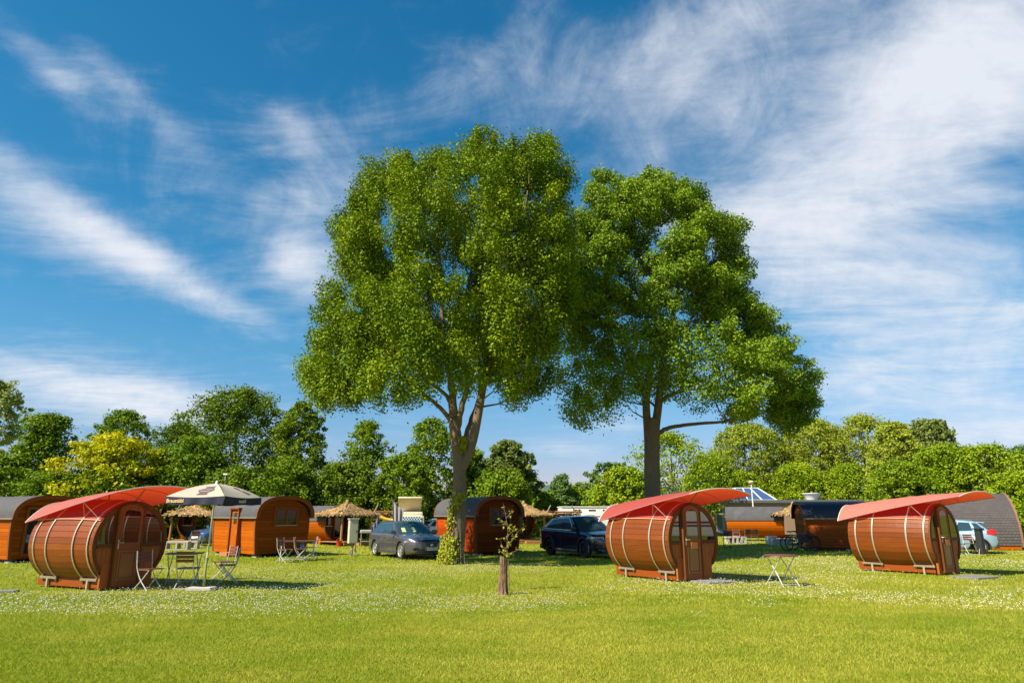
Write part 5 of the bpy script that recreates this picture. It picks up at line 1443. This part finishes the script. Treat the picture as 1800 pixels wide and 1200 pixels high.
# ------------------------------------------------------------------ parasol
def parasol():
    x, y = ground_at(357, 1037)
    t = thing('parasol', 'cream square parasol with navy valance beside the leftmost barrel', 'parasol', (x, y, 0))
    cream = cloth_mat('cream_parasol_cloth', (.43, .385, .32), .20, .8, (.38, .32, .24))
    navy = cloth_mat('navy_valance_cloth', (.016, .018, .045), .06, .8)
    gold = mat('gold_lettering', (.68, .50, .24), .7)
    crest = mat('crest_print', (.08, .055, .06), .8)
    zc, ze, R = 2.42, 2.10, 1.06; cx = .06
    A = [RAD(a) for a in (213, 303, 33, 123)]
    cor = [Vector((cx + R * cos(a), R * sin(a), ze)) for a in A]; ap = Vector((cx, 0, zc))
    def panel(k, u, v, off=0.0):
        a, b_ = cor[k], cor[(k + 1) % 4]
        e = a.lerp(b_, u); p = e.lerp(ap, v)
        n = (b_ - a).cross(ap - a).normalized()
        return p + n * (.055 * sin(pi * v) * (1 - .25 * sin(pi * u)) - .03 * sin(pi * u) * (1 - v) + off)
    for k in range(4):
        mb = MB(); mb.grid(lambda u, v: panel(k, u, v), 14, 10); mb.build('canopy_panel', cream, t, smooth=True)
        a, b_ = cor[k], cor[(k + 1) % 4]; nn = Vector(((a + b_).x / 2 - cx, (a + b_).y / 2, 0)).normalized()
        def val(u, v, off=0.0):
            p = panel(k, u, 0); w = .028 * sin(u * 21 + k) * v * (1 if .30 < u < .95 else .15)
            return p + nn * (.01 + w + off) + Vector((0, 0, -.165 * v - .012 * sin(u * 9 + k) * v))
        mb = MB(); mb.grid(lambda u, v: val(u, v), 40, 4); vl = mb.build('valance', navy, t, smooth=True)
        if k in (0, 1):
            d = (b_ - a).normalized(); uu = .17 if k == 0 else .46
            c_ = val(uu, .5, .012 if k == 0 else .016); ang = atan2(d.y, d.x)
            text_mesh('Braustübl', .118, 'valance_lettering', gold, vl, c_, (RAD(90), 0, ang), .003, .002)
        mb = MB(); limb(mb, [ap + Vector((0, 0, -.06)), cor[k].lerp(ap, .5) + Vector((0, 0, .01)), cor[k] + Vector((0, 0, -.02))], .008, .007, 5); mb.build('rib', WOOD_POST, t)
        mb = MB(); mb.tube([Vector((cx, 0, 1.9)), cor[k].lerp(ap, .5) + Vector((0, 0, -.01))], .007, 5); mb.build('strut', WOOD_POST, t)
    # printed crest on the panel facing the camera, a bar on its right neighbour
    LE = (cor[1] - cor[0]).length; SH_ = (ap - (cor[0] + cor[1]) / 2).length
    def flat_uv(dx, dy, U, V):
        v = V + dy / SH_; return .5 + ((U - .5) * (1 - V) * LE + dx) / ((1 - v) * LE), v
    def print_shape(k, poly, off, U=.60, V=.36):
        mb = MB(); n = len(poly); mb.add([panel(k, *flat_uv(u, v, U, V), off) for u, v in poly], [tuple(range(n))]); return mb
    oval = [(.205 * cos(2 * pi * i / 28), .115 * sin(2 * pi * i / 28)) for i in range(28)]
    o_in = [(.165 * cos(2 * pi * i / 28), .078 * sin(2 * pi * i / 28)) for i in range(28)]
    cr = print_shape(0, oval, .006).build('crest', crest, t)
    print_shape(0, [(-.10, .09), (.10, .09), (.13, .20), (-.13, .20)], .0062).build('crest_top', crest, cr)
    print_shape(0, [(-.15, -.20), (.13, -.20), (.10, -.09), (-.10, -.09)], .0062).build('crest_foot', crest, cr)
    print_shape(0, o_in, .009).build('crest_field', mat('crest_field_print', (.22, .17, .14), .8), cr)
    print_shape(0, [(-.14, -.02), (.14, -.02), (.14, .025), (-.14, .025)], .0115).build('crest_band', crest, cr)
    print_shape(1, [(.05, .16), (.14, .16), (.36, -.16), (.24, -.16)], .008).build('crest', crest, t)
    mb = MB(); mb.lathe([(.035, zc - .02), (.03, zc + .03), (.014, zc + .06), (0, zc + .065)], 12, Matrix.Translation((cx, 0, 0))); mb.build('finial', WHITE_MET, t)
    mb = MB(); mb.tube([(.0, 0, .02), (.01, 0, .72)], .028, 10); mb.build('lower_pole', mat('green_weathered_pole', (.28, .30, .12), .6, vary=.3), t)
    mb = MB(); mb.tube([(.01, 0, .55), (cx, 0, zc)], .021, 10); mb.build('pole', mat('pale_pole', (.55, .55, .42), .5, vary=.2), t)
    mb = MB(); mb.tube([(-.05, 0, .70), (.06, 0, .70)], .014, 8); mb.build('clamp_knob', BLACK_PL, t)
    mb = MB(); mb.box((-.03, -.02, .04), (.56, .40, .08), bev=.015); mb.build('base_slab', CONCRETE, t)
parasol()

# ------------------------------------------------------------------ stump, sapling, ivy
def stump():
    x, y = ground_at(884, 1045)
    t = thing('tree_stump', 'cut tree stump standing upright in front of the young sapling', 'stump', (x, y, 0))
    mb = MB(); H = .76
    def fn(u, v):
        a = 2 * pi * u; z = H * v
        c_, s_ = cos(a), sin(a)
        k = mnoise.noise(Vector((c_ * 1.2, s_ * 1.2, z * 1.5))) * .16 + mnoise.noise(Vector((c_ * 4.2, s_ * 4.2, z * 2.2 + 5))) * .20 + mnoise.noise(Vector((c_ * 9, s_ * 9, z * 7))) * .12
        r = .088 * (1 + k) * (1.10 - .14 * v + .3 * (1 - v) ** 6)
        return (r * cos(a) + .02 * v, r * sin(a), z + (.05 * cos(a + 2.5) if v > .97 else 0))
    mb.grid(fn, 64, 40, closed_u=True); mb.build('trunk', mat('stump_bark', (.20, .115, .065), .95, vary=.5, vscale=5, stretch=(5, 5, 1), bump=1.0, bscale=9, dirt=((.06, .04, .03), .8, 3)), t, smooth=True, auto=50)
    mb = MB(); top = [fn(i / 64, 1.0) for i in range(64)]
    mb.add(top + [(.02, 0, H - .03)], [(i, (i + 1) % 64, 64) for i in range(64)]); mb.build('cut_face', mat('cut_wood', (.42, .30, .19), .9, vary=.4, vscale=14), t)
stump()

def sapling():
    x, y = ground_at(891, 1037)
    t = thing('sapling', 'thin young sapling with yellow green leaves growing behind the cut stump', 'sapling', (x, y, 0))
    mb = MB(); st = [(0.05, 0, 0), (.04, 0, .5), (.0, .02, .95), (.02, 0, 1.35), (-.03, .02, 1.65), (-.09, 0, 1.95)]
    main = limb(mb, st, .014, .004, 6)
    side = []
    for pts in ([(0, .02, .95), (.14, .0, 1.12), (.24, 0, 1.28), (.40, 0, 1.42)], [(.0, .02, .85), (-.12, .02, 1.0), (-.14, 0, 1.1)], [(.02, 0, 1.2), (.15, .05, 1.35), (.20, 0, 1.45)], [(.01, 0, 1.45), (-.13, 0, 1.55), (-.20, 0, 1.56)],
                [(.0, .02, .80), (.18, .05, .86), (.34, .05, .92)], [(0, 0, .8), (-.02, -.15, .95), (.05, -.2, 1.05)], [(-.03, 0, 1.6), (.08, 0, 1.72), (.13, 0, 1.82)], [(0, .02, .78), (-.12, .1, .83), (-.18, .1, .9)]):
        side += limb(mb, pts, .008, .003, 5)
    mb.build('stem', mat('sapling_bark', (.17, .11, .07), .8, vary=.3), t)
    pts = [p for p in side + main if p.z > .72]
    cent = np.array([list(p) for p in pts]); cent = cent[RNG.random(len(cent)) < .62]; cent = cent + RNG.normal(size=cent.shape) * .03
    V, var = clump_leaves(cent, np.full(len(cent), .06), 4, .06, np.full(len(cent), .5), .2, 1.0, .6)
    np_mesh('leaves', V, 4, var, leaf_mat('sapling_leaf', (.26, .27, .03), (.46, .42, .06), .35, .5), t)
sapling()

def ivy():
    bx, by = ground_at(800, 990)
    t = thing('ivy', 'yellow green ivy mounded round the foot of the tallest maple and climbing it', 'ivy plant', (bx, by, 0))
    pts, nr = [], []
    for _ in range(1300):
        a = random.gauss(RAD(-135), .55); z = 1.05 * (1 - sqrt(random.random())) + random.random() * .12
        r = .36 + .20 * (1 - z / 1.2) * (1.1 if cos(a) < 0 else .55) + random.gauss(0, .05)
        pts.append((r * cos(a) - .02, r * sin(a), z + .02)); nr.append((cos(a), sin(a), .4))
    for _ in range(520):
        z = random.uniform(1.2, 2.45); ce = -120 + 34 * sin(z * 3.1); a = random.gauss(RAD(ce), .24 + .2 * (z > 1.9)); r = .315 + abs(random.gauss(0, .07))
        pts.append((r * cos(a) + .05 + .03 * z, r * sin(a), z)); nr.append((cos(a), sin(a), .3))
    for _ in range(160):
        a = random.gauss(RAD(-70), .35); pts.append((.30 * cos(a) + .14, .30 * sin(a), random.uniform(3.9, 4.5))); nr.append((cos(a), sin(a), .3))
    P, N = np.array(pts), np.array(nr)
    V = leaf_quads(P, N, .095, .5, .85)
    np_mesh('leaves', V, 4, RNG.random(len(P)), leaf_mat('ivy_leaf', (.17, .22, .015), (.42, .42, .035), .3, .45), t)
    mb = MB()
    for k in range(7):
        a = RAD(-150 + 17 * k); limb(mb, [(.55 * cos(a), .55 * sin(a), .0), (.42 * cos(a + .1), .42 * sin(a + .1), .8), (.36 * cos(a - .1) + .06, .36 * sin(a - .1), 1.6), (.35 * cos(a + .05) + .1, .35 * sin(a + .05), 2.3)], .018, .006, 5)
    mb.build('vine_stem', TWIG, t)
ivy()

# ------------------------------------------------------------------ bicycles
def bicycle(label, loc, rz, lean, framem, basket=False):
    t = thing('bicycle', label, 'bicycle', loc, rz, 'bicycles leaning on the cabin wall'); t.rotation_euler = (lean, 0, rz)
    R = .34
    for wx in (-.53, .53):
        M = Matrix.Translation((wx, 0, R)) @ Matrix.Rotation(RAD(90), 4, 'X')
        mb = MB(); mb.tube([M @ Vector(((R - .025) * cos(2 * pi * i / 36), (R - .025) * sin(2 * pi * i / 36), 0)) for i in range(36)], .027, 8, closed=True); w = mb.build('wheel', TYRE, t, smooth=True)
        mb = MB()
        for k in range(14):
            a = 2 * pi * k / 14; mb.tube([M @ Vector((.03 * cos(a + .4), .03 * sin(a + .4), .02 * (-1) ** k)), M @ Vector(((R - .04) * cos(a), (R - .04) * sin(a), 0))], .0022, 3, False)
        mb.tube([M @ Vector((0, 0, -.05)), M @ Vector((0, 0, .05))], .03, 8); mb.build('spokes', STEEL_D, w)
        mb = MB(); mb.tube([M @ Vector(((R + .03) * cos(RAD(a)), (R + .03) * sin(RAD(a)), 0)) for a in range(20 if wx < 0 else 40, 170, 10)], .018, 6); mb.build('mudguard', BLACK_MET, t)
    BB, ST_, HD = (-.08, 0, .30), (-.24, 0, .72), (.36, 0, .80)
    mb = MB()
    mb.tube([BB, ST_], .02, 8); mb.tube([BB, (.38, 0, .68)], .032, 8); mb.tube([(-.22, 0, .62), HD], .022, 8); mb.tube([HD, (.39, 0, .62)], .026, 8)
    for s in (-1, 1):
        mb.tube([BB, (-.53, s * .05, R)], .012, 6); mb.tube([(-.23, 0, .66), (-.53, s * .05, R)], .010, 6)
    mb.build('frame', framem, t)
    mb = MB()
    for s in (-1, 1): limb(mb, [(.39, s * .05, .62), (.46, s * .055, .5), (.53, s * .05, R)], .016, .012, 6)
    mb.build('fork', framem, t)
    mb = MB(); limb(mb, [(.27, -.32, 1.03), (.35, -.2, 1.04), (.34, 0, .98), (.35, .2, 1.04), (.27, .32, 1.03)], .013, .013, 6); mb.tube([(.34, 0, .98), HD], .016, 6); mb.build('handlebar', BLACK_MET, t)
    mb = MB(); mb.tube([ST_, (-.28, 0, .88)], .014, 6); mb.build('seat_post', STEEL, t)
    mb = MB(); mb.box((-.29, 0, .91), (.26, .15, .06), bev=.025); mb.build('saddle', BLACK_PL, t)
    mb = MB(); mb.box((-.62, 0, .73), (.42, .14, .015)); mb.tube([(-.78, .05, .73), (-.55, .05, R)], .006, 4); mb.tube([(-.78, -.05, .73), (-.55, -.05, R)], .006, 4); mb.build('luggage_rack', BLACK_MET, t)
    mb = MB(); mb.lathe([(.09, -.01), (.09, .01), (0, .012)], 16, Matrix.Translation((-.08, .05, .30)) @ Matrix.Rotation(RAD(90), 4, 'X')); mb.tube([(-.08, -.08, .30), (.02, -.08, .16)], .01, 5); mb.tube([(-.08, .08, .30), (-.18, .08, .44)], .01, 5); mb.build('crank', STEEL_D, t)
    mb = MB(); mb.box((.13, 0, .50), (.34, .07, .09), ry=RAD(-40), bev=.02); mb.build('battery', BLACK_PL, t)
    if basket:
        mb = MB(); mb.tube([(-.02, -.10, .55), (-.02, -.10, .40)], .035, 8); mb.build('bottle', WHITE_MET, t)
gx, gy = ground_at(1403, 968)
bicycle('dark bicycle in front, its rear wheel sticking out past the cabin wall', (gx, gy, 0), RAD(6), RAD(-5), paint('blue_bike_frame', (.01, .015, .06), .3, .3), True)
bicycle('black bicycle behind, leaning on the dark roofed cabin', (gx + .45, gy + .42, 0), RAD(-4), RAD(-7), BLACK_MET)

# ------------------------------------------------------------------ service building with skylight
def building():
    Y = 60.0; t = thing('service_building', 'low wooden service building with flat roof, skylight and white vent', 'building', (0, Y, 0))
    X = lambda px: (px - 900) / F * (Y * CT + 0 * ST) * 1.0
    x0, x1 = 17.2, 30.5
    hgt = 2.72
    for a, b_ in ((x0 + 2.0, x1),):
        mb = MB(); boards(mb, lambda q, z, d: (q, -d, z), .1, hgt, .19, lambda z: a, lambda z: b_); mb.build('front_wall', WOOD_FACADE, t)
    mb = MB(); mb.box(((x0 + x1) / 2, 3.1, 1.35), (x1 - x0 - .1, 5.9, 2.6)); mb.build('back_block', WOOD_FACADE, t)
    mb = MB(); mb.box(((x0 + x1) / 2, 2.9, hgt + .10), (x1 - x0 + .6, 6.8, .26), bev=.02); mb.build('roof', mat('roof_fascia', (.10, .11, .125), .6, vary=.15), t)
    mb = MB(); boards(mb, lambda q, z, d: (q, -.3 - d, z), 2.25, hgt - .03, .11, lambda z: x0 - .1, lambda z: x1); mb.build('fascia_cladding', WOOD_FACADE, t)
    for k in range(3):
        a = x0 + .15 + .62 * k; out = [(a, .15), (a + .58, .15), (a + .58, 2.2), (a, 2.2)]
        mb = MB(); mb.band(out, shrink(out, .05), -.05, .06); f = mb.build('window', GREY_MET, t)
        mb = MB(); mb.prism(shrink(out, .045), -.01, .01); mb.build('pane', mat('sky_glass', (.10, .15, .19), .08, spec=.8), f)
    # skylight: sloping glazed hood
    bx0, bx1, tx0, tx1, zb_, zt_ = 19.2, 22.9, 19.9, 21.9, hgt + .23, hgt + 1.30
    base = [Vector((bx0, .6, zb_)), Vector((bx1, .6, zb_)), Vector((bx1, 4.6, zb_)), Vector((bx0, 4.6, zb_))]; top = [Vector((tx0, 2.2, zt_)), Vector((tx1, 2.2, zt_)), Vector((tx1, 3.0, zt_)), Vector((tx0, 3.0, zt_))]
    mb = MB(); mb.add(base + top, [(0, 1, 5, 4), (1, 2, 6, 5), (2, 3, 7, 6), (3, 0, 4, 7), (4, 5, 6, 7)]); sk = mb.build('skylight', mat('blue_glazing', (.045, .085, .20), .12, spec=.8, vary=.1), t)
    bars = [(base[i], top[i]) for i in range(4)] + [(top[i], top[(i + 1) % 4]) for i in range(4)] + [(base[i], base[(i + 1) % 4]) for i in range(4)]
    bars += [(base[0].lerp(base[1], q), top[0].lerp(top[1], q)) for q in (.33, .66)]
    for a, b_ in bars:
        mb = MB(); mb.tube([a, b_], .045, 6); mb.build('glazing_bar', WHITE_MET, sk)
    mb = MB(); mb.lathe([(.45, hgt + .2), (.48, hgt + .30), (.70, hgt + .70), (.80, hgt + .78), (.80, hgt + .83), (.72, hgt + .83), (.4, hgt + .5), (0, hgt + .45)], 28, Matrix.Translation((26.3, 1.4, 0))); v = mb.build('roof_vent', WHITE_MET, t, smooth=True, auto=40)
    mb = MB(); mb.tube([(26.3, 1.4, hgt + .4), (26.3, 1.4, hgt + 1.0)], .06, 8); mb.build('vent_cap', STEEL, v)
    mb = MB(); mb.box((18.3, -1.2, 1.78), (3.2, .10, .12)); mb.build('pergola_beam', WOOD_GREY, t)
    for xx in (16.9, 19.8):
        mb = MB(); mb.tube([(xx, -1.2, 0), (xx, -1.2, 2.0)], .07, 8); mb.build('pergola_post', WOOD_POST, t)
building()

def lamp_post(label, px, py, Y, h_lamp):
    p = at_depth(px, py, Y); t = thing('lamp_post', label, 'lamp post', (p.x, Y, 0))
    mb = MB(); mb.tube([(0, 0, 0), (0, 0, 1.2), (.0, 0, p.z - .25)], [.06, .055, .045], 10); mb.build('pole', mat('pale_lamp_pole', (.62, .62, .60), .5), t)
    mb = MB(); mb.lathe([(.05, p.z - .28), (.07, p.z - .18), (.20, p.z - .17), (.21, p.z - .10), (.12, p.z - .02), (0, p.z)], 20); mb.build('lamp_head', mat('lamp_head_beige', (.55, .40, .30), .6), t, smooth=True, auto=40)
    mb = MB(); mb.lathe([(.06, p.z - .28), (.12, p.z - .19), (0, p.z - .175)], 16); mb.build('lamp_glass', WHITE_MET, t)
lamp_post('slim lamp post with mushroom head in front of the skylight', 1320, 844, 56, 0)
p = at_depth(397, 831, 44); t = thing('lamp_post', 'grey mast with small white lamp above the parasol', 'lamp post', (p.x, 44, 0))
mb = MB(); mb.tube([(0, 0, 0), (0, 0, p.z - .1)], .04, 8); mb.build('pole', GREY_MET, t)
mb = MB(); mb.box((0, 0, p.z - .08), (.28, .16, .10), bev=.03); mb.build('lamp_head', WHITE_MET, t)

# ------------------------------------------------------------------ small things round the huts
def utility_box():
    x, y = ground_at(618, 976)
    t = thing('utility_box', 'pale green grey electricity box on a post beside the estate car', 'utility box', (x, y, 0), RAD(28))
    body = mat('box_paint', (.47, .46, .36), .6, vary=.15)
    mb = MB(); mb.box((0, 0, 1.0), (.38, .26, .98), bev=.015); mb.build('cabinet', body, t)
    mb = MB(); mb.box((0, -.134, 1.0), (.33, .012, .90), bev=.004); mb.build('door', body, t)
    mb = MB(); mb.box((.12, -.145, 1.0), (.02, .02, .12)); mb.build('lock', BLACK_PL, t)
    mb = MB(); mb.box((0, 0, 1.52), (.44, .32, .05), bev=.015); mb.build('lid', GREY_MET, t)
    mb = MB(); mb.tube([(0, 0, 0), (0, 0, .52)], .05, 8); mb.build('post', WOOD_GREY, t)
    mb = MB(); mb.tube([(.02 + .13 * cos(a * .5), -.14, .14 + .13 * sin(a * .5)) for a in range(26)], .022, 6); mb.build('hose_coil', mat('grey_hose', (.20, .20, .21), .6), t)
    mb = MB(); limb(mb, [(.08, -.10, .52), (.12, -.16, .40), (.10, -.15, .25)], .02, .02, 6); mb.build('cable', BLACK_PL, t)
utility_box()

def cloth(name, label, w, h, px, py, Y, m, rz=0.0, slope=0.0, cat='cloth'):
    p = at_depth(px, py, Y); mb = MB()
    def fn(u, v):
        x = (u - .5) * w * (1 - .25 * v); return (x, .05 * sin(u * 16) * (.3 + v), -h * v * (1 - .25 * u) - slope * (u - .5) - .12 * sin(pi * u) * (1 - v))
    mb.grid(fn, 24, 10); o = mb.build(name, m, None, smooth=True, solid=.006); o.location = p; o.rotation_euler = (0, 0, rz); return tag(o, label, cat)
cloth('hanging_sheet', 'grey sheet hung from the pergola beam beside the camper van', .62, 1.5, 700, 886, 38.5, mat('grey_cloth', (.30, .28, .33), .9, vary=.2), .2, .55, 'sheet')
cloth('hanging_sheet', 'violet blue sheet hanging behind the tail of the estate car', .40, 1.2, 661, 912, 38.0, mat('violet_cloth', (.14, .12, .27), .9, vary=.2), .4, -.7, 'sheet')
p0, p1 = at_depth(668, 908, 39), at_depth(692, 914, 39)
mb = MB(); limb(mb, [p0, (p0 + p1) / 2 + Vector((0, 0, -.04)), p1], .09, .08, 10); tag(mb.build('rolled_awning', mat('yellow_canvas', (.62, .36, .03), .8, vary=.25)), 'yellow rolled up awning slung under the pergola beam', 'awning roll')
mb = MB(); p = at_depth(690, 916, 39); mb.tube([(p.x + .05, 39, 0), (p.x + .05, 39, 2.02)], .035, 7); tag(mb.build('tent_pole', WOOD_POST), 'thin tent pole holding the yellow rolled awning', 'pole')

gx, gy = ground_at(596, 960); t = thing('bucket', 'red plastic bucket standing before the thatched hut', 'bucket', (gx, gy, 0))
mb = MB(); mb.lathe([(0, .01), (.13, .01), (.165, .30), (.175, .31), (.165, .315), (.15, .30), (.12, .04), (0, .035)], 20); mb.build('pail', mat('red_plastic', (.55, .02, .02), .35), t, smooth=True, auto=40)
mb = MB(); mb.tube([(.165 * cos(RAD(a)), .0, .30 + .14 * sin(RAD(a))) for a in range(0, 181, 15)], .006, 5); mb.build('handle', STEEL, t)
gx, gy = ground_at(642, 960); t = thing('grill', 'grey barbecue cart beside the thatched porch post', 'grill', (gx, gy, 0), RAD(15))
mb = MB(); mb.box((0, 0, .80), (.62, .42, .18), bev=.05); mb.build('firebox', GREY_MET, t)
mb = MB(); mb.box((0, 0, .28), (.52, .36, .03)); mb.build('shelf', GREY_MET, t)
for sx in (-.25, .25):
    for sy in (-.16, .16):
        mb = MB(); mb.tube([(sx, sy, 0), (sx, sy, .75)], .02, 6); mb.build('leg', STEEL_D, t)
def block(label, px, py, d, m=CONCRETE, rz=.1, cat='block', name='concrete_block', holes=True, group='concrete blocks'):
    gx, gy = ground_at(px, py); t = thing(name, label, cat, (gx, gy, 0), rz, group); w, dp, h = d
    mb = MB()
    mb.box((0, 0, h - .04), (w, dp, .08)); mb.box((0, 0, .03), (w, dp, .06))
    for xx in (-w / 2 + .05, 0, w / 2 - .05): mb.box((xx, 0, h / 2), (.09, dp, h - .14))
    if not holes: mb.box((0, 0, h / 2), (w - .02, dp - .02, h - .13))
    mb.build('shell', m, t); return t
block('pale hollow concrete block near the dark blue table', 1287, 955, (.75, .45, .42))
block('hollow concrete block left of the red brown chairs', 1302, 955, (.6, .4, .42))
block('tall white block before the thatch end of the long round hut', 1356, 957, (.48, .45, .50), mat('white_block', (.62, .60, .55), .8, vary=.1), holes=False)
block('long pale stone bench behind the dark bicycle', 1373, 958, (1.1, .45, .36), mat('pale_stone', (.50, .44, .40), .85, vary=.15), holes=False)
block('white concrete bench block on the grass behind the leftmost barrel', 312, 966, (1.1, .5, .42))
block('grey concrete block left of the blue car', 336, 964, (.7, .4, .40))
block('white slab lying at the sill of the leftmost cabin', 8, 985, (.6, .3, .18), mat('white_block', (.6, .6, .6)), holes=False)
def flat_slab(label, px, py, w, d, rz):
    gx, gy = ground_at(px, py); mb = MB(); mb.box((0, 0, .018), (w, d, .05), bev=.008); o = mb.build('stepping_slab', SLATE); o.location = (gx, gy, 0); o.rotation_euler.z = rz; tag(o, label, 'slab', 'slate slabs in the grass')
flat_slab('grey slate slab in the grass beside the door of the middle barrel', 1255, 1023, .95, .7, .5)
flat_slab('grey slate slab in the grass right of the right barrel', 1714, 1015, 1.1, .75, .5)
flat_slab('slab on the lawn at the left edge before the leftmost cabin', 12, 1040, .4, .3, .2)
gx, gy = ground_at(1727, 977); t = thing('wheeled_bin', 'narrow black bin standing behind the light blue hatchback', 'bin', (gx, gy, 0), .3)
mb = MB(); mb.box((0, 0, .60), (.20, .26, 1.0), bev=.03); mb.build('body', BLACK_PL, t)
mb = MB(); mb.box((0, 0, 1.12), (.28, .34, .06), bev=.02); mb.build('lid', BLACK_PL, t)
for s in (-1, 1):
    mb = MB(); mb.tube([(s * .1, 0, .3), (s * .3, -.1, 0)], .014, 6); mb.build('leg', STEEL_D, t)
gx, gy = ground_at(1716, 973); t = thing('patterned_cushion', 'black and white patterned cushion lying on the low table by the hatchback', 'cushion', (gx, gy - .05, .56), .3)
mb = MB(); mb.box((0, 0, .10), (.42, .34, .20), bev=.08); mb.build('cover', mat('pattern_cloth', (.45, .43, .45), .9, vary=.95, vscale=9), t, smooth=True)
gx, gy = ground_at(312, 968); t = thing('potted_plant', 'potted plant beside the light blue hatchback chairs', 'potted plant', (*ground_at(1705, 964), 0))
mb = MB(); mb.lathe([(0, 0), (.13, 0), (.17, .30), (.15, .30), (0, .27)], 18); mb.build('pot', mat('clay', (.42, .17, .08), .85), t)
cen = np.array([[random.gauss(0, .12), random.gauss(0, .12), .5 + random.random() * .5] for _ in range(14)]); V, var = clump_leaves(cen, np.full(14, .14), 14, .11, np.full(14, .5), .2); np_mesh('leaves', V, 4, var, L_LIME, t)

# a white motorhome just outside the picture on the right: the middle barrel's windows mirror it
def motorhome(x, y, h):
    t = thing('motorhome', 'white motorhome with grey and red stripes, mirrored in the windows of the middle barrel', 'motorhome', (x, y, 0), h)
    wh = mat('caravan_white', (.78, .78, .76), .45)
    mb = MB(); mb.box((0, 0, 1.75), (6.2, 2.2, 2.3), bev=.12); mb.build('body', wh, t, smooth=True, auto=40)
    mb = MB(); mb.box((-3.6, 0, 1.05), (1.3, 2.0, 1.1), bev=.2); mb.build('cab', wh, t, smooth=True, auto=40)
    for z, m_ in ((1.15, mat('stripe_grey', (.12, .12, .14), .5)), (1.32, mat('stripe_red', (.35, .03, .04), .5)), (1.95, BLACK_PL)):
        mb = MB(); mb.box((0, 0, z), (5.9, 2.215, .10)); mb.build('stripe', m_, t)
    for xx in (-1.6, .2, 1.8):
        for sg in (-1, 1):
            mb = MB(); mb.box((xx, sg * 1.1, 2.25), (.9, .03, .5), bev=.01); mb.build('window', GLASS_CAR, t)
    for sx in (-3.1, 1.6):
        for sg in (-1, 1):
            mb = MB(); mb.lathe([(.2, -.1), (.34, -.1), (.36, 0), (.34, .1), (0, .1)], 20, Matrix.Translation((sx, sg * .95, .36)) @ Matrix.Rotation(RAD(90), 4, 'X')); mb.build('wheel', TYRE, t, smooth=True)
motorhome(24.5, 15.8, RAD(80))
